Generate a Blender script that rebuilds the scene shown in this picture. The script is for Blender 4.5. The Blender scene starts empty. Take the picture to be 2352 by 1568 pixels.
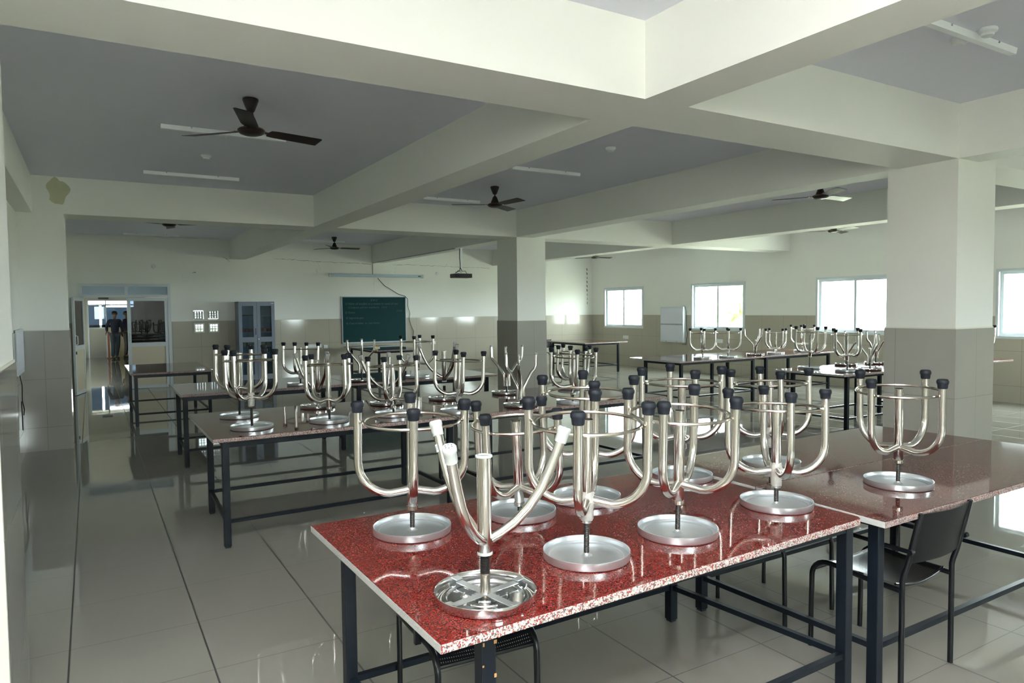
import bpy, bmesh, math, random
from math import sin, cos, pi, radians as R
from mathutils import Vector, Matrix
random.seed(7)
SC = bpy.context.scene
COL = SC.collection

# ---------------------------------------------------------------- camera
H = 1.70453
YAW, PIT, ROL = R(30.8792), R(2.66683), R(-0.57821)
cam_d = bpy.data.cameras.new('camera')
cam = bpy.data.objects.new('camera', cam_d); COL.objects.link(cam)
cam_d.sensor_width = 36.0
cam_d.lens = 1617.5728 / 2352 * 36.0
cam_d.clip_start = 0.05; cam_d.clip_end = 400
fw = Vector((sin(YAW)*cos(PIT), cos(YAW)*cos(PIT), -sin(PIT)))
rt = Vector((cos(YAW), -sin(YAW), 0)); up = rt.cross(fw)
r2 = rt*cos(ROL) + up*sin(ROL); u2 = -rt*sin(ROL) + up*cos(ROL)
cam.matrix_world = Matrix(((r2.x, u2.x, -fw.x, 0), (r2.y, u2.y, -fw.y, 0), (r2.z, u2.z, -fw.z, H), (0, 0, 0, 1)))
SC.camera = cam

# ---------------------------------------------------------------- world, exposure
world = bpy.data.worlds.new('world'); SC.world = world
world.use_nodes = True
wn = world.node_tree; wn.nodes.clear()
wo = wn.nodes.new('ShaderNodeOutputWorld'); wb = wn.nodes.new('ShaderNodeBackground')
wb.inputs[0].default_value = (0.90, 0.99, 1.0, 1); wb.inputs[1].default_value = 11.5
wn.links.new(wb.outputs[0], wo.inputs[0])
SC.view_settings.view_transform = 'Standard'
SC.view_settings.look = 'None'
SC.view_settings.gamma = 1.0
SC.view_settings.use_curve_mapping = False
SC.view_settings.exposure = 2.12
SC.cycles.max_bounces = 9
SC.cycles.diffuse_bounces = 7
SC.cycles.glossy_bounces = 5
SC.cycles.transparent_max_bounces = 12
SC.cycles.caustics_reflective = True
SC.cycles.blur_glossy = 0.6
SC.cycles.caustics_refractive = False
SC.cycles.sample_clamp_indirect = 6.0

# hall geometry (metres)
ZB, ZC, ZW, ZT = 2.94, 3.396, 1.489, 0.805
XL, XR, YF, YB = -0.74, 13.562, -4.05, 17.76
WIN_R = [(15.35, 17.13), (11.70, 13.48), (7.98, 9.77), (4.44, 6.22)]
WZ0, WZ1 = 1.10, 2.31
WIN_F_ADDED = [(0.2, 1.8), (9.2, 10.8)]  # windows added unseen behind the camera to carry daylight
FZ0, FZ1 = 1.10, 2.31

def portal(loc, rot, sx, sy):                 # helps the sampler find the daylight openings
    d = bpy.data.lights.new('daylight_portal', 'AREA'); d.shape = 'RECTANGLE'; d.size = sx; d.size_y = sy
    d.cycles.is_portal = True
    o = bpy.data.objects.new('daylight_portal', d); COL.objects.link(o); o.location = loc; o.rotation_euler = rot
for a, b in WIN_R:
    portal((XR+0.24, (a+b)/2, (WZ0+WZ1)/2), (0, R(90), 0), WZ1-WZ0, b-a)
for a, b in WIN_F_ADDED:
    portal(((a+b)/2, YF-0.24, (FZ0+FZ1)/2), (R(90), 0, 0), b-a, FZ1-FZ0)

# the photographer's flash, turned up to the ceiling of the nearest bay
fl = bpy.data.lights.new('camera_flash', 'AREA'); fl.shape = 'RECTANGLE'; fl.size = .09; fl.size_y = .06
fl.energy = 88; fl.color = (1.0, .99, .97); fl.spread = R(120)
flo = bpy.data.objects.new('camera_flash', fl); COL.objects.link(flo)
flo.location = (-.12, -.25, 1.90); flo.rotation_euler = Vector((-.22, -.16, 1)).to_track_quat('-Z', 'Y').to_euler()

# ---------------------------------------------------------------- materials
def new_mat(name):
    m = bpy.data.materials.new(name); m.use_nodes = True
    n = m.node_tree; b = n.nodes['Principled BSDF']
    return m, n, b
def mat(name, col, rough=0.5, metal=0.0, spec=0.5, noise=0.0, nscale=8, bump=0.0, bscale=60, coat=0.0):
    m, n, b = new_mat(name)
    b.inputs['Base Color'].default_value = (*col, 1); b.inputs['Roughness'].default_value = rough
    b.inputs['Metallic'].default_value = metal; b.inputs['Specular IOR Level'].default_value = spec
    b.inputs['Coat Weight'].default_value = coat
    tc = n.nodes.new('ShaderNodeTexCoord')
    if noise:
        nz = n.nodes.new('ShaderNodeTexNoise'); nz.inputs['Scale'].default_value = nscale; nz.inputs['Detail'].default_value = 4
        n.links.new(tc.outputs['Object'], nz.inputs['Vector'])
        mx = n.nodes.new('ShaderNodeMix'); mx.data_type = 'RGBA'
        mx.inputs[6].default_value = (*[c*(1-noise) for c in col], 1); mx.inputs[7].default_value = (*[min(1, c*(1+noise)) for c in col], 1)
        n.links.new(nz.outputs['Fac'], mx.inputs[0]); n.links.new(mx.outputs[2], b.inputs['Base Color'])
    if bump:
        nb = n.nodes.new('ShaderNodeTexNoise'); nb.inputs['Scale'].default_value = bscale
        n.links.new(tc.outputs['Object'], nb.inputs['Vector'])
        bp = n.nodes.new('ShaderNodeBump'); bp.inputs['Strength'].default_value = bump; bp.inputs['Distance'].default_value = 0.002
        n.links.new(nb.outputs['Fac'], bp.inputs['Height']); n.links.new(bp.outputs[0], b.inputs['Normal'])
    return m
def math_node(n, op, a, b=None, clamp=False):
    x = n.nodes.new('ShaderNodeMath'); x.operation = op; x.use_clamp = clamp
    for i, v in enumerate((a, b)):
        if v is None: continue
        if isinstance(v, (int, float)): x.inputs[i].default_value = v
        else: n.links.new(v, x.inputs[i])
    return x.outputs[0]
def seam(n, coord, off, pitch, w):            # 1 on a grout line of width w
    a = math_node(n, 'SUBTRACT', coord, off)
    a = math_node(n, 'DIVIDE', a, pitch)
    f = math_node(n, 'FRACT', math_node(n, 'ADD', a, 100.0))
    d = math_node(n, 'ABSOLUTE', math_node(n, 'SUBTRACT', f, 0.5))
    return math_node(n, 'GREATER_THAN', d, 0.5 - w/pitch/2)
def tile_mat(name, col, grout, offx, offy, offz, pitch, w, rough, vein=0.06, floor=False, wy=None):
    m, n, b = new_mat(name)
    g = n.nodes.new('ShaderNodeNewGeometry')
    sp = n.nodes.new('ShaderNodeSeparateXYZ'); n.links.new(g.outputs['Position'], sp.inputs[0])
    sn = n.nodes.new('ShaderNodeSeparateXYZ'); n.links.new(g.outputs['True Normal'], sn.inputs[0])
    sx = seam(n, sp.outputs[0], offx, pitch, w); sy = seam(n, sp.outputs[1], offy, pitch, wy or w); sz = seam(n, sp.outputs[2], offz, pitch, w)
    if floor:
        s = math_node(n, 'MAXIMUM', sx, sy)
    else:
        nx = math_node(n, 'GREATER_THAN', math_node(n, 'ABSOLUTE', sn.outputs[0]), 0.5)
        ny = math_node(n, 'GREATER_THAN', math_node(n, 'ABSOLUTE', sn.outputs[1]), 0.5)
        s = math_node(n, 'MAXIMUM', math_node(n, 'MAXIMUM', math_node(n, 'MULTIPLY', sx, ny), math_node(n, 'MULTIPLY', sy, nx)), sz)
    nz = n.nodes.new('ShaderNodeTexNoise'); nz.inputs['Scale'].default_value = 1.3; nz.inputs['Detail'].default_value = 6
    n.links.new(g.outputs['Position'], nz.inputs['Vector'])
    mx = n.nodes.new('ShaderNodeMix'); mx.data_type = 'RGBA'
    mx.inputs[6].default_value = (*[c*(1-vein) for c in col], 1); mx.inputs[7].default_value = (*[c*(1+vein) for c in col], 1)
    n.links.new(nz.outputs['Fac'], mx.inputs[0])
    m2 = n.nodes.new('ShaderNodeMix'); m2.data_type = 'RGBA'; m2.inputs[7].default_value = (*grout, 1)
    n.links.new(s, m2.inputs[0]); n.links.new(mx.outputs[2], m2.inputs[6]); n.links.new(m2.outputs[2], b.inputs['Base Color'])
    rr = math_node(n, 'ADD', math_node(n, 'MULTIPLY', s, 0.5), rough); n.links.new(rr, b.inputs['Roughness'])
    if floor: b.inputs['Specular IOR Level'].default_value = .85
    # every tile lies very slightly out of level, so reflections wander
    nw = n.nodes.new('ShaderNodeTexNoise'); nw.inputs['Scale'].default_value = 0.9; nw.inputs['Detail'].default_value = 1
    n.links.new(g.outputs['Position'], nw.inputs['Vector'])
    bp = n.nodes.new('ShaderNodeBump'); bp.inputs['Strength'].default_value = 0.12 if floor else 0.2; bp.inputs['Distance'].default_value = 0.01
    n.links.new(nw.outputs['Fac'], bp.inputs['Height']); n.links.new(bp.outputs[0], b.inputs['Normal'])
    return m
def granite(name, base, dark, light, edge):
    m, n, b = new_mat(name)
    g = n.nodes.new('ShaderNodeNewGeometry')
    def vor(scale, seed):
        v = n.nodes.new('ShaderNodeTexVoronoi'); v.inputs['Scale'].default_value = scale
        mp = n.nodes.new('ShaderNodeMapping'); mp.inputs['Location'].default_value = (seed, seed*2, 0)
        n.links.new(g.outputs['Position'], mp.inputs[0]); n.links.new(mp.outputs[0], v.inputs['Vector'])
        s = n.nodes.new('ShaderNodeSeparateColor'); n.links.new(v.outputs['Color'], s.inputs[0]); return s.outputs[0]
    v1, v2 = vor(310, 3.1), vor(230, 7.7)
    def ramp(src, stops):
        r = n.nodes.new('ShaderNodeValToRGB'); r.color_ramp.interpolation = 'CONSTANT'
        e = r.color_ramp.elements
        e[0].position = stops[0][0]; e[0].color = (*stops[0][1], 1); e[1].position = stops[1][0]; e[1].color = (*stops[1][1], 1)
        for p, c in stops[2:]:
            x = e.new(p); x.color = (*c, 1)
        n.links.new(src, r.inputs[0]); return r.outputs[0]
    top = ramp(v1, [(0, base), (.45, tuple(c*.6 for c in base)), (.66, dark), (.82, tuple(c*1.5 for c in base)), (.92, light)])
    side = ramp(v2, [(0, edge), (.3, tuple(c*.75 for c in edge)), (.48, (base[0]*1.6, base[1]*2.5, base[2]*2.5)), (.72, (.10, .09, .09)), (.84, tuple(min(1, c*1.15) for c in edge))])
    sn = n.nodes.new('ShaderNodeSeparateXYZ'); n.links.new(g.outputs['True Normal'], sn.inputs[0])
    nz = math_node(n, 'LESS_THAN', sn.outputs[2], 0.3)
    nx = math_node(n, 'LESS_THAN', sn.outputs[0], -0.7)
    m1 = n.nodes.new('ShaderNodeMix'); m1.data_type = 'RGBA'
    n.links.new(nz, m1.inputs[0]); n.links.new(top, m1.inputs[6]); n.links.new(side, m1.inputs[7])
    m2 = n.nodes.new('ShaderNodeMix'); m2.data_type = 'RGBA'; m2.inputs[7].default_value = (.42, .43, .41, 1)
    n.links.new(nx, m2.inputs[0]); n.links.new(m1.outputs[2], m2.inputs[6]); n.links.new(m2.outputs[2], b.inputs['Base Color'])
    n.links.new(math_node(n, 'ADD', math_node(n, 'MULTIPLY', nz, 0.5), 0.045), b.inputs['Roughness'])
    b.inputs['Specular IOR Level'].default_value = 0.38
    nb = n.nodes.new('ShaderNodeTexNoise'); nb.inputs['Scale'].default_value = 90; nb.inputs['Detail'].default_value = 4
    n.links.new(g.outputs['Position'], nb.inputs['Vector'])
    bp = n.nodes.new('ShaderNodeBump'); bp.inputs['Distance'].default_value = 0.004
    n.links.new(math_node(n, 'MULTIPLY', nz, 0.8), bp.inputs['Strength'])
    n.links.new(nb.outputs['Fac'], bp.inputs['Height']); n.links.new(bp.outputs[0], b.inputs['Normal'])
    return m
def glass(name, tint=(1, 1, 1), refl=0.10):
    m = bpy.data.materials.new(name); m.use_nodes = True; n = m.node_tree; n.nodes.clear()
    o = n.nodes.new('ShaderNodeOutputMaterial'); t = n.nodes.new('ShaderNodeBsdfTransparent'); gl = n.nodes.new('ShaderNodeBsdfGlossy')
    t.inputs[0].default_value = (*tint, 1); gl.inputs['Roughness'].default_value = 0.01
    lw = n.nodes.new('ShaderNodeLayerWeight'); lw.inputs[0].default_value = 0.5
    s = math_node(n, 'ADD', math_node(n, 'MULTIPLY', math_node(n, 'POWER', lw.outputs['Facing'], 4.0), 0.6), refl * .5, True)
    mx = n.nodes.new('ShaderNodeMixShader'); n.links.new(s, mx.inputs[0]); n.links.new(t.outputs[0], mx.inputs[1]); n.links.new(gl.outputs[0], mx.inputs[2])
    n.links.new(mx.outputs[0], o.inputs[0]); return m

M = {}
M['wall'] = mat('cream_wall_paint', (.81, .815, .765), .62, noise=.03, nscale=1.2, bump=.15, bscale=25)
M['ceil'] = mat('pale_grey_ceiling_paint', (.78, .79, .88), .8, noise=.03, nscale=1.0)
M['trimp'] = mat('tile_top_plaster_edge', (.70, .70, .60), .6)
M['wtile'] = tile_mat('taupe_wall_tile', (.45, .42, .345), (.17, .165, .14), .40, .40, .289, .6, .004, .09)
M['ctile'] = tile_mat('grey_column_tile', (.36, .35, .315), (.17, .165, .14), .10, .15, .289, .6, .004, .08)
M['floor'] = tile_mat('beige_vitrified_floor_tile', (.295, .285, .25), (.06, .055, .05), -.143, 4.155, 0, .6, .009, .022, .04, True, .0045)
M['granite'] = granite('red_granite', (.165, .016, .012), (.020, .011, .010), (.22, .08, .07), (.46, .42, .39))
M['granite2'] = granite('reflection_browned_granite', (.13, .033, .027), (.030, .020, .019), (.25, .15, .13), (.36, .29, .27))  # brown cast of reflections worked into the red base colour
M['frame'] = mat('navy_black_frame_paint', (.004, .007, .012), .40, spec=.25, noise=.2, nscale=12)
M['steel'] = mat('polished_steel_tube', (.72, .69, .64), .17, 1.0, noise=.05, nscale=30)
M['steel2'] = mat('brushed_steel_ring', (.62, .57, .50), .22, 1.0)
M['tray'] = mat('satin_aluminium_tray', (.72, .76, .79), .28, .88, noise=.04, nscale=14)
M['chrome'] = mat('shiny_pressed_steel', (.66, .66, .66), .10, 1.0)
M['screw'] = mat('oily_black_thread', (.045, .042, .04), .35, .7)
M['weld'] = mat('whitish_weld_putty', (.46, .44, .41), .5, .2, noise=.25, nscale=60, bump=.8, bscale=90)
M['rubber'] = mat('black_rubber', (.009, .012, .018), .6, spec=.3, noise=.15, nscale=50)
M['wcap'] = mat('dirty_white_rubber', (.42, .44, .42), .6, noise=.10, nscale=40)
M['gcap'] = mat('grey_plastic_plug', (.38, .38, .36), .6)
M['sticker'] = mat('pale_blue_sticker', (.72, .82, .84), .5)
M['ink'] = mat('dark_blue_ink', (.03, .06, .12), .6)
M['fan'] = mat('dark_brown_fan_enamel', (.022, .014, .012), .38, spec=.3)
M['gold'] = mat('brass_pinstripe', (.35, .18, .06), .3, .8)
M['white'] = mat('white_plastic', (.78, .80, .80), .4)
M['tube'] = mat('white_enamel_fitting', (.88, .91, .93), .35)
M['alu'] = mat('white_powder_coated_aluminium', (.60, .65, .68), .4)
M['alud'] = mat('grey_blue_aluminium', (.36, .42, .47), .38, .2)
M['panel'] = mat('cream_door_panel', (.62, .56, .43), .6)
M['glass'] = glass('window_glass', (.97, 1, .99), .06)
M['dimglass'] = glass('dimming_corner_glass', (.68, .70, .69), .04)  # tint added to cut the glare this window throws on the back wall
M['dglass'] = glass('dark_tinted_glass', (.10, .12, .14), .12)
M['vglass'] = glass('dimming_vent_glass', (.22, .23, .23), .04)  # tinted sheet added to dim the bright sky behind the lattice
M['black_glass'] = glass('very_dark_glass', (.035, .045, .055), .05)
M['tglass'] = mat('blue_grey_louvre_glass', (.20, .30, .38), .25)
M['cab'] = mat('grey_blue_steel_cabinet', (.20, .235, .30), .42)
M['cabin'] = mat('cabinet_interior', (.10, .13, .16), .6)
M['cglass'] = glass('cabinet_glass', (.75, .85, .9), .10)
M['board'] = mat('green_chalkboard', (.004, .042, .045), .55, spec=.15, noise=.12, nscale=2)
M['chalk'] = mat('chalk_dust', (.07, .14, .14), .9)
M['black'] = mat('black_plastic', (.012, .013, .016), .4)
M['chair'] = mat('black_chair_enamel', (.004, .005, .007), .28, spec=.4)
M['conduit'] = mat('grey_pvc_conduit', (.34, .34, .32), .5)
M['crack'] = mat('plaster_crack', (.19, .18, .13), .9)
M['stain'] = mat('khaki_damp_patch', (.56, .56, .38), .7, noise=.08, nscale=20)
M['screen'] = mat('pale_blue_screen_housing', (.50, .62, .68), .4)
M['yellow'] = mat('yellow_plastic', (.75, .42, .04), .5)
M['brown'] = mat('brown_wood', (.26, .07, .03), .5, noise=.2, nscale=20)
M['paper'] = mat('old_paper', (.45, .35, .22), .8, noise=.3, nscale=40)
M['blue'] = mat('blue_folder', (.12, .22, .42), .6)
M['lilac'] = mat('lilac_white_panel', (.70, .72, .80), .4)
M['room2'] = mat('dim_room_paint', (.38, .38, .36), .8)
M['ground'] = mat('outdoor_dry_ground', (.34, .33, .24), .9, noise=.3, nscale=.3)
M['leaf'] = mat('outdoor_foliage', (.16, .26, .08), .8, noise=.4, nscale=3)
M['bark'] = mat('outdoor_bark', (.12, .09, .06), .9)
M['jaali'] = mat('white_lattice_block', (.74, .76, .74), .6)
M['skin'] = mat('brown_skin', (.16, .08, .05), .5)
M['hair'] = mat('black_hair', (.006, .005, .005), .5)
M['navy'] = mat('navy_shirt_cloth', (.010, .014, .035), .8)
M['denim'] = mat('dark_denim', (.035, .05, .075), .8)
M['purple'] = mat('dark_purple_cloth', (.022, .018, .05), .8)
M['shoe'] = mat('black_shoe', (.008, .008, .008), .4)
def chair_mesh_mat():
    m, n, b = new_mat('perforated_black_sheet')
    g = n.nodes.new('ShaderNodeTexCoord'); sp = n.nodes.new('ShaderNodeSeparateXYZ'); n.links.new(g.outputs['Object'], sp.inputs[0])
    def cell(c): return math_node(n, 'SUBTRACT', math_node(n, 'FRACT', math_node(n, 'ADD', math_node(n, 'DIVIDE', c, .009), 50)), .5)
    a, c = cell(sp.outputs[0]), cell(sp.outputs[1])
    d = math_node(n, 'ADD', math_node(n, 'MULTIPLY', a, a), math_node(n, 'MULTIPLY', c, c))
    hole = math_node(n, 'LESS_THAN', d, .045)
    n.links.new(math_node(n, 'SUBTRACT', 1.0, hole), b.inputs['Alpha'])
    b.inputs['Base Color'].default_value = (.004, .005, .007, 1); b.inputs['Roughness'].default_value = .28; b.inputs['Specular IOR Level'].default_value = .35
    return m
M['perf'] = chair_mesh_mat()

# ---------------------------------------------------------------- mesh builder
class MB:
    def __init__(s): s.v = []; s.f = []; s.m = []; s.sm = []
    def add(s, vs, fs, mi=0, smooth=False, mx=None):
        o = len(s.v)
        for p in vs:
            p = Vector(p)
            if mx is not None: p = mx @ p
            s.v.append(p)
        for f in fs: s.f.append(tuple(i+o for i in f)); s.m.append(mi); s.sm.append(smooth)
        return s
    def box(s, x0, x1, y0, y1, z0, z1, mi=0, mx=None):
        vs = [(x0,y0,z0),(x1,y0,z0),(x1,y1,z0),(x0,y1,z0),(x0,y0,z1),(x1,y0,z1),(x1,y1,z1),(x0,y1,z1)]
        return s.add(vs, [(0,3,2,1),(4,5,6,7),(0,1,5,4),(1,2,6,5),(2,3,7,6),(3,0,4,7)], mi, False, mx)
    def prism(s, poly, z0, z1, mi=0, mx=None):
        n = len(poly)
        vs = [(x, y, z0) for x, y in poly] + [(x, y, z1) for x, y in poly]
        fs = [tuple(range(n-1, -1, -1)), tuple(range(n, 2*n))] + [(i, (i+1) % n, n+(i+1) % n, n+i) for i in range(n)]
        return s.add(vs, fs, mi, False, mx)
    def lathe(s, prof, seg=24, mi=0, mx=None, smooth=True, close=False):
        n = len(prof); vs = []; fs = []
        for k in range(seg):
            a = 2*pi*k/seg
            for r, z in prof: vs.append((r*cos(a), r*sin(a), z))
        rng = n if close else n-1
        for k in range(seg):
            k2 = (k+1) % seg
            for i in range(rng):
                j = (i+1) % n
                a, b, c, d = k*n+i, k2*n+i, k2*n+j, k*n+j
                if prof[i][0] < 1e-6: fs.append((a, c, d))
                elif prof[j][0] < 1e-6: fs.append((a, b, c))
                else: fs.append((a, b, c, d))
        return s.add(vs, fs, mi, smooth, mx)
    def tube(s, pts, r, seg=10, mi=0, mx=None, caps=True, closed=False, flat=1.0):
        pts = [Vector(p) for p in pts]; n = len(pts)
        rr = r if isinstance(r, (list, tuple)) else [r]*n
        tn = []
        for i in range(n):
            a = pts[(i-1) % n] if (i > 0 or closed) else pts[i]; b = pts[(i+1) % n] if (i < n-1 or closed) else pts[i]
            tn.append((b-a).normalized())
        ref = Vector((0, 0, 1)) if abs(tn[0].z) < .9 else Vector((1, 0, 0))
        nn = (ref - tn[0]*ref.dot(tn[0])).normalized(); vs = []; fs = []
        for i in range(n):
            nn = (nn - tn[i]*nn.dot(tn[i])).normalized(); bb = tn[i].cross(nn)
            for k in range(seg):
                a = 2*pi*k/seg
                vs.append(pts[i] + (nn*cos(a)*flat + bb*sin(a))*rr[i])
        for i in range(n if closed else n-1):
            j = (i+1) % n
            for k in range(seg):
                k2 = (k+1) % seg
                fs.append((i*seg+k, i*seg+k2, j*seg+k2, j*seg+k))
        s.add(vs, fs, mi, True, mx)
        if caps and not closed:
            s.add(vs[:seg], [tuple(range(seg-1, -1, -1))], mi, False, mx); s.add(vs[-seg:], [tuple(range(seg))], mi, False, mx)
        return s
    def bar(s, a, b, w, h, mi=0):             # rectangular bar between two points, h along z
        a, b = Vector(a), Vector(b); d = (b-a); L = d.length; d.normalize()
        upv = Vector((0, 0, 1)) if abs(d.z) < .9 else Vector((0, 1, 0))
        sd = d.cross(upv).normalized(); uu = sd.cross(d)
        vs = []
        for p in (a, b):
            for q, t in ((-1,-1),(1,-1),(1,1),(-1,1)): vs.append(p + sd*q*w/2 + uu*t*h/2)
        return s.add(vs, [(0,1,2,3),(7,6,5,4),(0,4,5,1),(1,5,6,2),(2,6,7,3),(3,7,4,0)], mi)
    def mesh(s, name, mats, bevel=0.0):
        me = bpy.data.meshes.new(name)
        me.from_pydata([tuple(p) for p in s.v], [], s.f)
        for m in (mats if isinstance(mats, (list, tuple)) else [mats]): me.materials.append(m)
        me.polygons.foreach_set('material_index', s.m); me.polygons.foreach_set('use_smooth', s.sm)
        bm = bmesh.new(); bm.from_mesh(me)
        bmesh.ops.remove_doubles(bm, verts=bm.verts, dist=1e-6)
        if bevel:
            bmesh.ops.bevel(bm, geom=[e for e in bm.edges if len(e.link_faces) == 2 and e.calc_face_angle(0) > .6], offset=bevel, segments=2, affect='EDGES', profile=.6)
        bmesh.ops.recalc_face_normals(bm, faces=bm.faces)
        bm.to_mesh(me); bm.free()
        if any(s.sm): me.set_sharp_from_angle(angle=R(42))
        me.update(); return me
    def obj(s, name, mats, parent=None, mx=None, bevel=0.0):
        return place(name, s.mesh(name, mats, bevel), parent, mx)
def place(name, me, parent=None, mx=None):
    o = bpy.data.objects.new(name, me); COL.objects.link(o)
    if parent: o.parent = parent
    if mx is not None: o.matrix_local = mx
    return o
def tag(o, label=None, cat=None, group=None, kind=None):
    if label: o['label'] = label
    if cat: o['category'] = cat
    if group: o['group'] = group
    if kind: o['kind'] = kind
    return o
def thing(name, loc, label, cat, group=None, rz=0):
    o = bpy.data.objects.new(name, None); COL.objects.link(o); o.empty_display_size = .1
    o.location = loc; o.rotation_euler = (0, 0, rz)
    return tag(o, label, cat, group)
def struct(o): o['kind'] = 'structure'; return o
def T(x, y, z): return Matrix.Translation((x, y, z))
def RZ(a): return Matrix.Rotation(a, 4, 'Z')

# ---------------------------------------------------------------- room shell
def wall_with_holes(axis, c0, c1, a0, a1, z0, z1, holes, name, mi=0):
    """axis 'x': wall normal along x, thickness c0..c1, spans a0..a1 in y."""
    mb = MB(); cuts = sorted(holes)
    def b(p, q, u, v):
        if q-p < 1e-4 or v-u < 1e-4: return
        if axis == 'x': mb.box(c0, c1, p, q, u, v, mi)
        else: mb.box(p, q, c0, c1, u, v, mi)
    cur = a0
    for (p, q, u, v) in cuts:
        u_, v_ = max(u, z0), min(v, z1)
        b(cur, p, z0, z1)
        if v_ <= u_: b(p, q, z0, z1)
        else: b(p, q, z0, u_); b(p, q, v_, z1)
        cur = q
    b(cur, a1, z0, z1)
    return mb
X0o, X1o = XL-.25, XR+.25
struct(MB().box(X0o, X1o, YF-.25, 34.5, -.2, 0).obj('floor', M['floor']))
struct(MB().box(X0o, X1o, YF-.25, YB+.2, ZC, ZC+.2).obj('ceiling', M['ceil']))
holesR = [(a, b, WZ0, WZ1) for a, b in WIN_R]
DOOR = (-.19, 1.58, 0, 2.34)
JA = [(2.06, 2.25, 1.535, 1.725), (2.375, 2.565, 1.54, 1.73)]
JB = [(2.05, 2.27, 1.22, 1.44), (2.365, 2.585, 1.22, 1.44)]
wr = wall_with_holes('x', XR, X1o, YF-.25, YB+.2, 0, ZC, holesR, 'r')
struct(wr.obj('wall_right', M['wall']))
t = wall_with_holes('x', XR-.012, XR, YF, YB, 0, ZW, holesR, 't')
struct(t.obj('wall_tile_right', M['wtile']))
hb = [DOOR] + [(a, b, 1.22, 1.73) for a, b in ((2.05, 2.27), (2.365, 2.585))]
wbk = wall_with_holes('y', YB, YB+.2, X0o, XR, 0, ZC, hb, 'b')
for a, b in ((2.05, 2.27), (2.365, 2.585)): wbk.box(a, b, YB, YB+.2, 1.44, 1.535)
struct(wbk.obj('wall_back', M['wall']))
t = wall_with_holes('y', YB-.012, YB, XL, XR-.012, 0, ZW, [DOOR] + [(a, b, 1.22, 1.44) for a, b in ((2.05, 2.27), (2.365, 2.585))], 'tb'); struct(t.obj('wall_tile_back', M['wtile']))
struct(MB().box(X0o, XL, YF-.25, YB, 0, ZC).obj('wall_left', M['wall']))
struct(MB().box(XL, XL+.012, YF, YB-.012, 0, ZW).obj('wall_tile_left', M['wtile']))
hf = [(a, b, FZ0, FZ1) for a, b in WIN_F_ADDED]
struct(wall_with_holes('y', YF-.25, YF, XL, XR, 0, ZC, hf, 'f').obj('wall_front', M['wall']))
# beams
XB = [(3.230, 3.747), (10.453, 10.970), (-3.99, -3.52)]
YBm = [(XL, -.570), (2.870, 3.216), (6.366, 6.70), (9.982, 10.33)]
for a, b in XB: tag(struct(MB().box(XL, XR, a, b, ZB, ZC).obj('ceiling_beam', M['wall'])), 'cream beam running across the hall')
ys = [(YF, -3.99), (-3.52, 3.230), (3.747, 10.453), (10.970, YB)]
for a, b in YBm:
    for c, d in ys: tag(struct(MB().box(a, b, c, d, ZB, ZC).obj('ceiling_beam', M['wall'])), 'cream beam running along the hall')
# stain on the far cross beam
pts = [(.085*(1+.18*sin(3*a+1)+.1*sin(5*a))*cos(a)*1.35, .16*(1+.10*sin(4*a)+.08*sin(7*a+2))*sin(a)) for a in [2*pi*k/28 for k in range(28)]]
mb = MB(); mb.add([(-.30+x, 10.451, 3.215+z) for x, z in pts], [tuple(range(28))]); struct(mb.obj('damp_patch', M['stain']))
# columns
def column(x0, x1, y0, y1, upper=None):
    m = MB()
    m.box(x0, x1, y0, y1, ZW, ZB)
    if upper: m.box(*upper, ZB, ZC)
    m.box(x0-.010, x1+.010, y0-.010, y1+.010, 0, ZW, 1)
    m.box(x0-.006, x1+.006, y0-.006, y1+.006, ZW, ZW+.012, 2)
    struct(m.obj('column', [M['wall'], M['ctile'], M['trimp']]))
column(6.366, 6.990, 3.230, 3.847, (6.70, 6.99, 3.747, 3.847))
column(6.366, 6.955, 10.453, 11.14, (6.70, 6.955, 10.970, 11.14))
column(XL, -.244, 10.453, 11.10, (-.570, -.244, 10.970, 11.10))
column(XL, -.300, 3.085, 3.82, (-.570, -.30, 3.747, 3.82))
column(XR-.35, XR, -3.99, -3.5)
column(6.366, 6.990, -3.99, -3.4)
# cream unfinished end of the near pillar
struct(MB().box(XL, -.292, 3.070, 3.0752, 0, ZW).obj('trim_1', M['trimp']))

# windows
def window(idx, axis, a, b, z0, z1, c, d):
    """white sliding window, two sashes, in a wall between c (inside) and d."""
    m = MB(); w = .045
    def bx(p, q, u, v, e, f, mb=m):
        if axis == 'x': mb.box(e, f, p, q, u, v)
        else: mb.box(p, q, e, f, u, v)
    s = 1 if d > c else -1
    e, f = sorted((c-.012*s, c+.10*s))
    bx(a, b, z0, z0+w, e, f); bx(a, b, z1-w, z1, e, f); bx(a, a+w, z0+w, z1-w, e, f); bx(b-w, b, z0+w, z1-w, e, f)
    o = m.obj('window_%d' % idx, M['alu']); struct(o)
    mid = (a+b)/2; sw = .052
    for k, (p, q) in enumerate(((a+w, mid+.02), (mid-.02, b-w))):
        e, f = sorted((c+(.02+.035*k)*s, c+(.05+.035*k)*s))
        sm = MB(); u, v = z0+w, z1-w
        bx(p, q, u, u+sw, e, f, sm); bx(p, q, v-sw, v, e, f, sm); bx(p, p+sw, u+sw, v-sw, e, f, sm); bx(q-sw, q, u+sw, v-sw, e, f, sm)
        so = sm.obj('sash', M['alu'], o)
        g = MB(); h = (e+f)/2
        bx(p+sw, q-sw, u+sw, v-sw, h-.002, h+.002, g)
        g.obj('pane', M['dimglass'] if idx == 1 else M['glass'], so)  # corner window gets the light-cutting tint
    return o
for i, (a, b) in enumerate(WIN_R): window(i+1, 'x', a, b, WZ0, WZ1, XR, X1o)
for i, (a, b) in enumerate(WIN_F_ADDED): window(i+5, 'y', a, b, FZ0, FZ1, YF, YF-.25)  # the added front pair, out of view, there for its daylight

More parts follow.
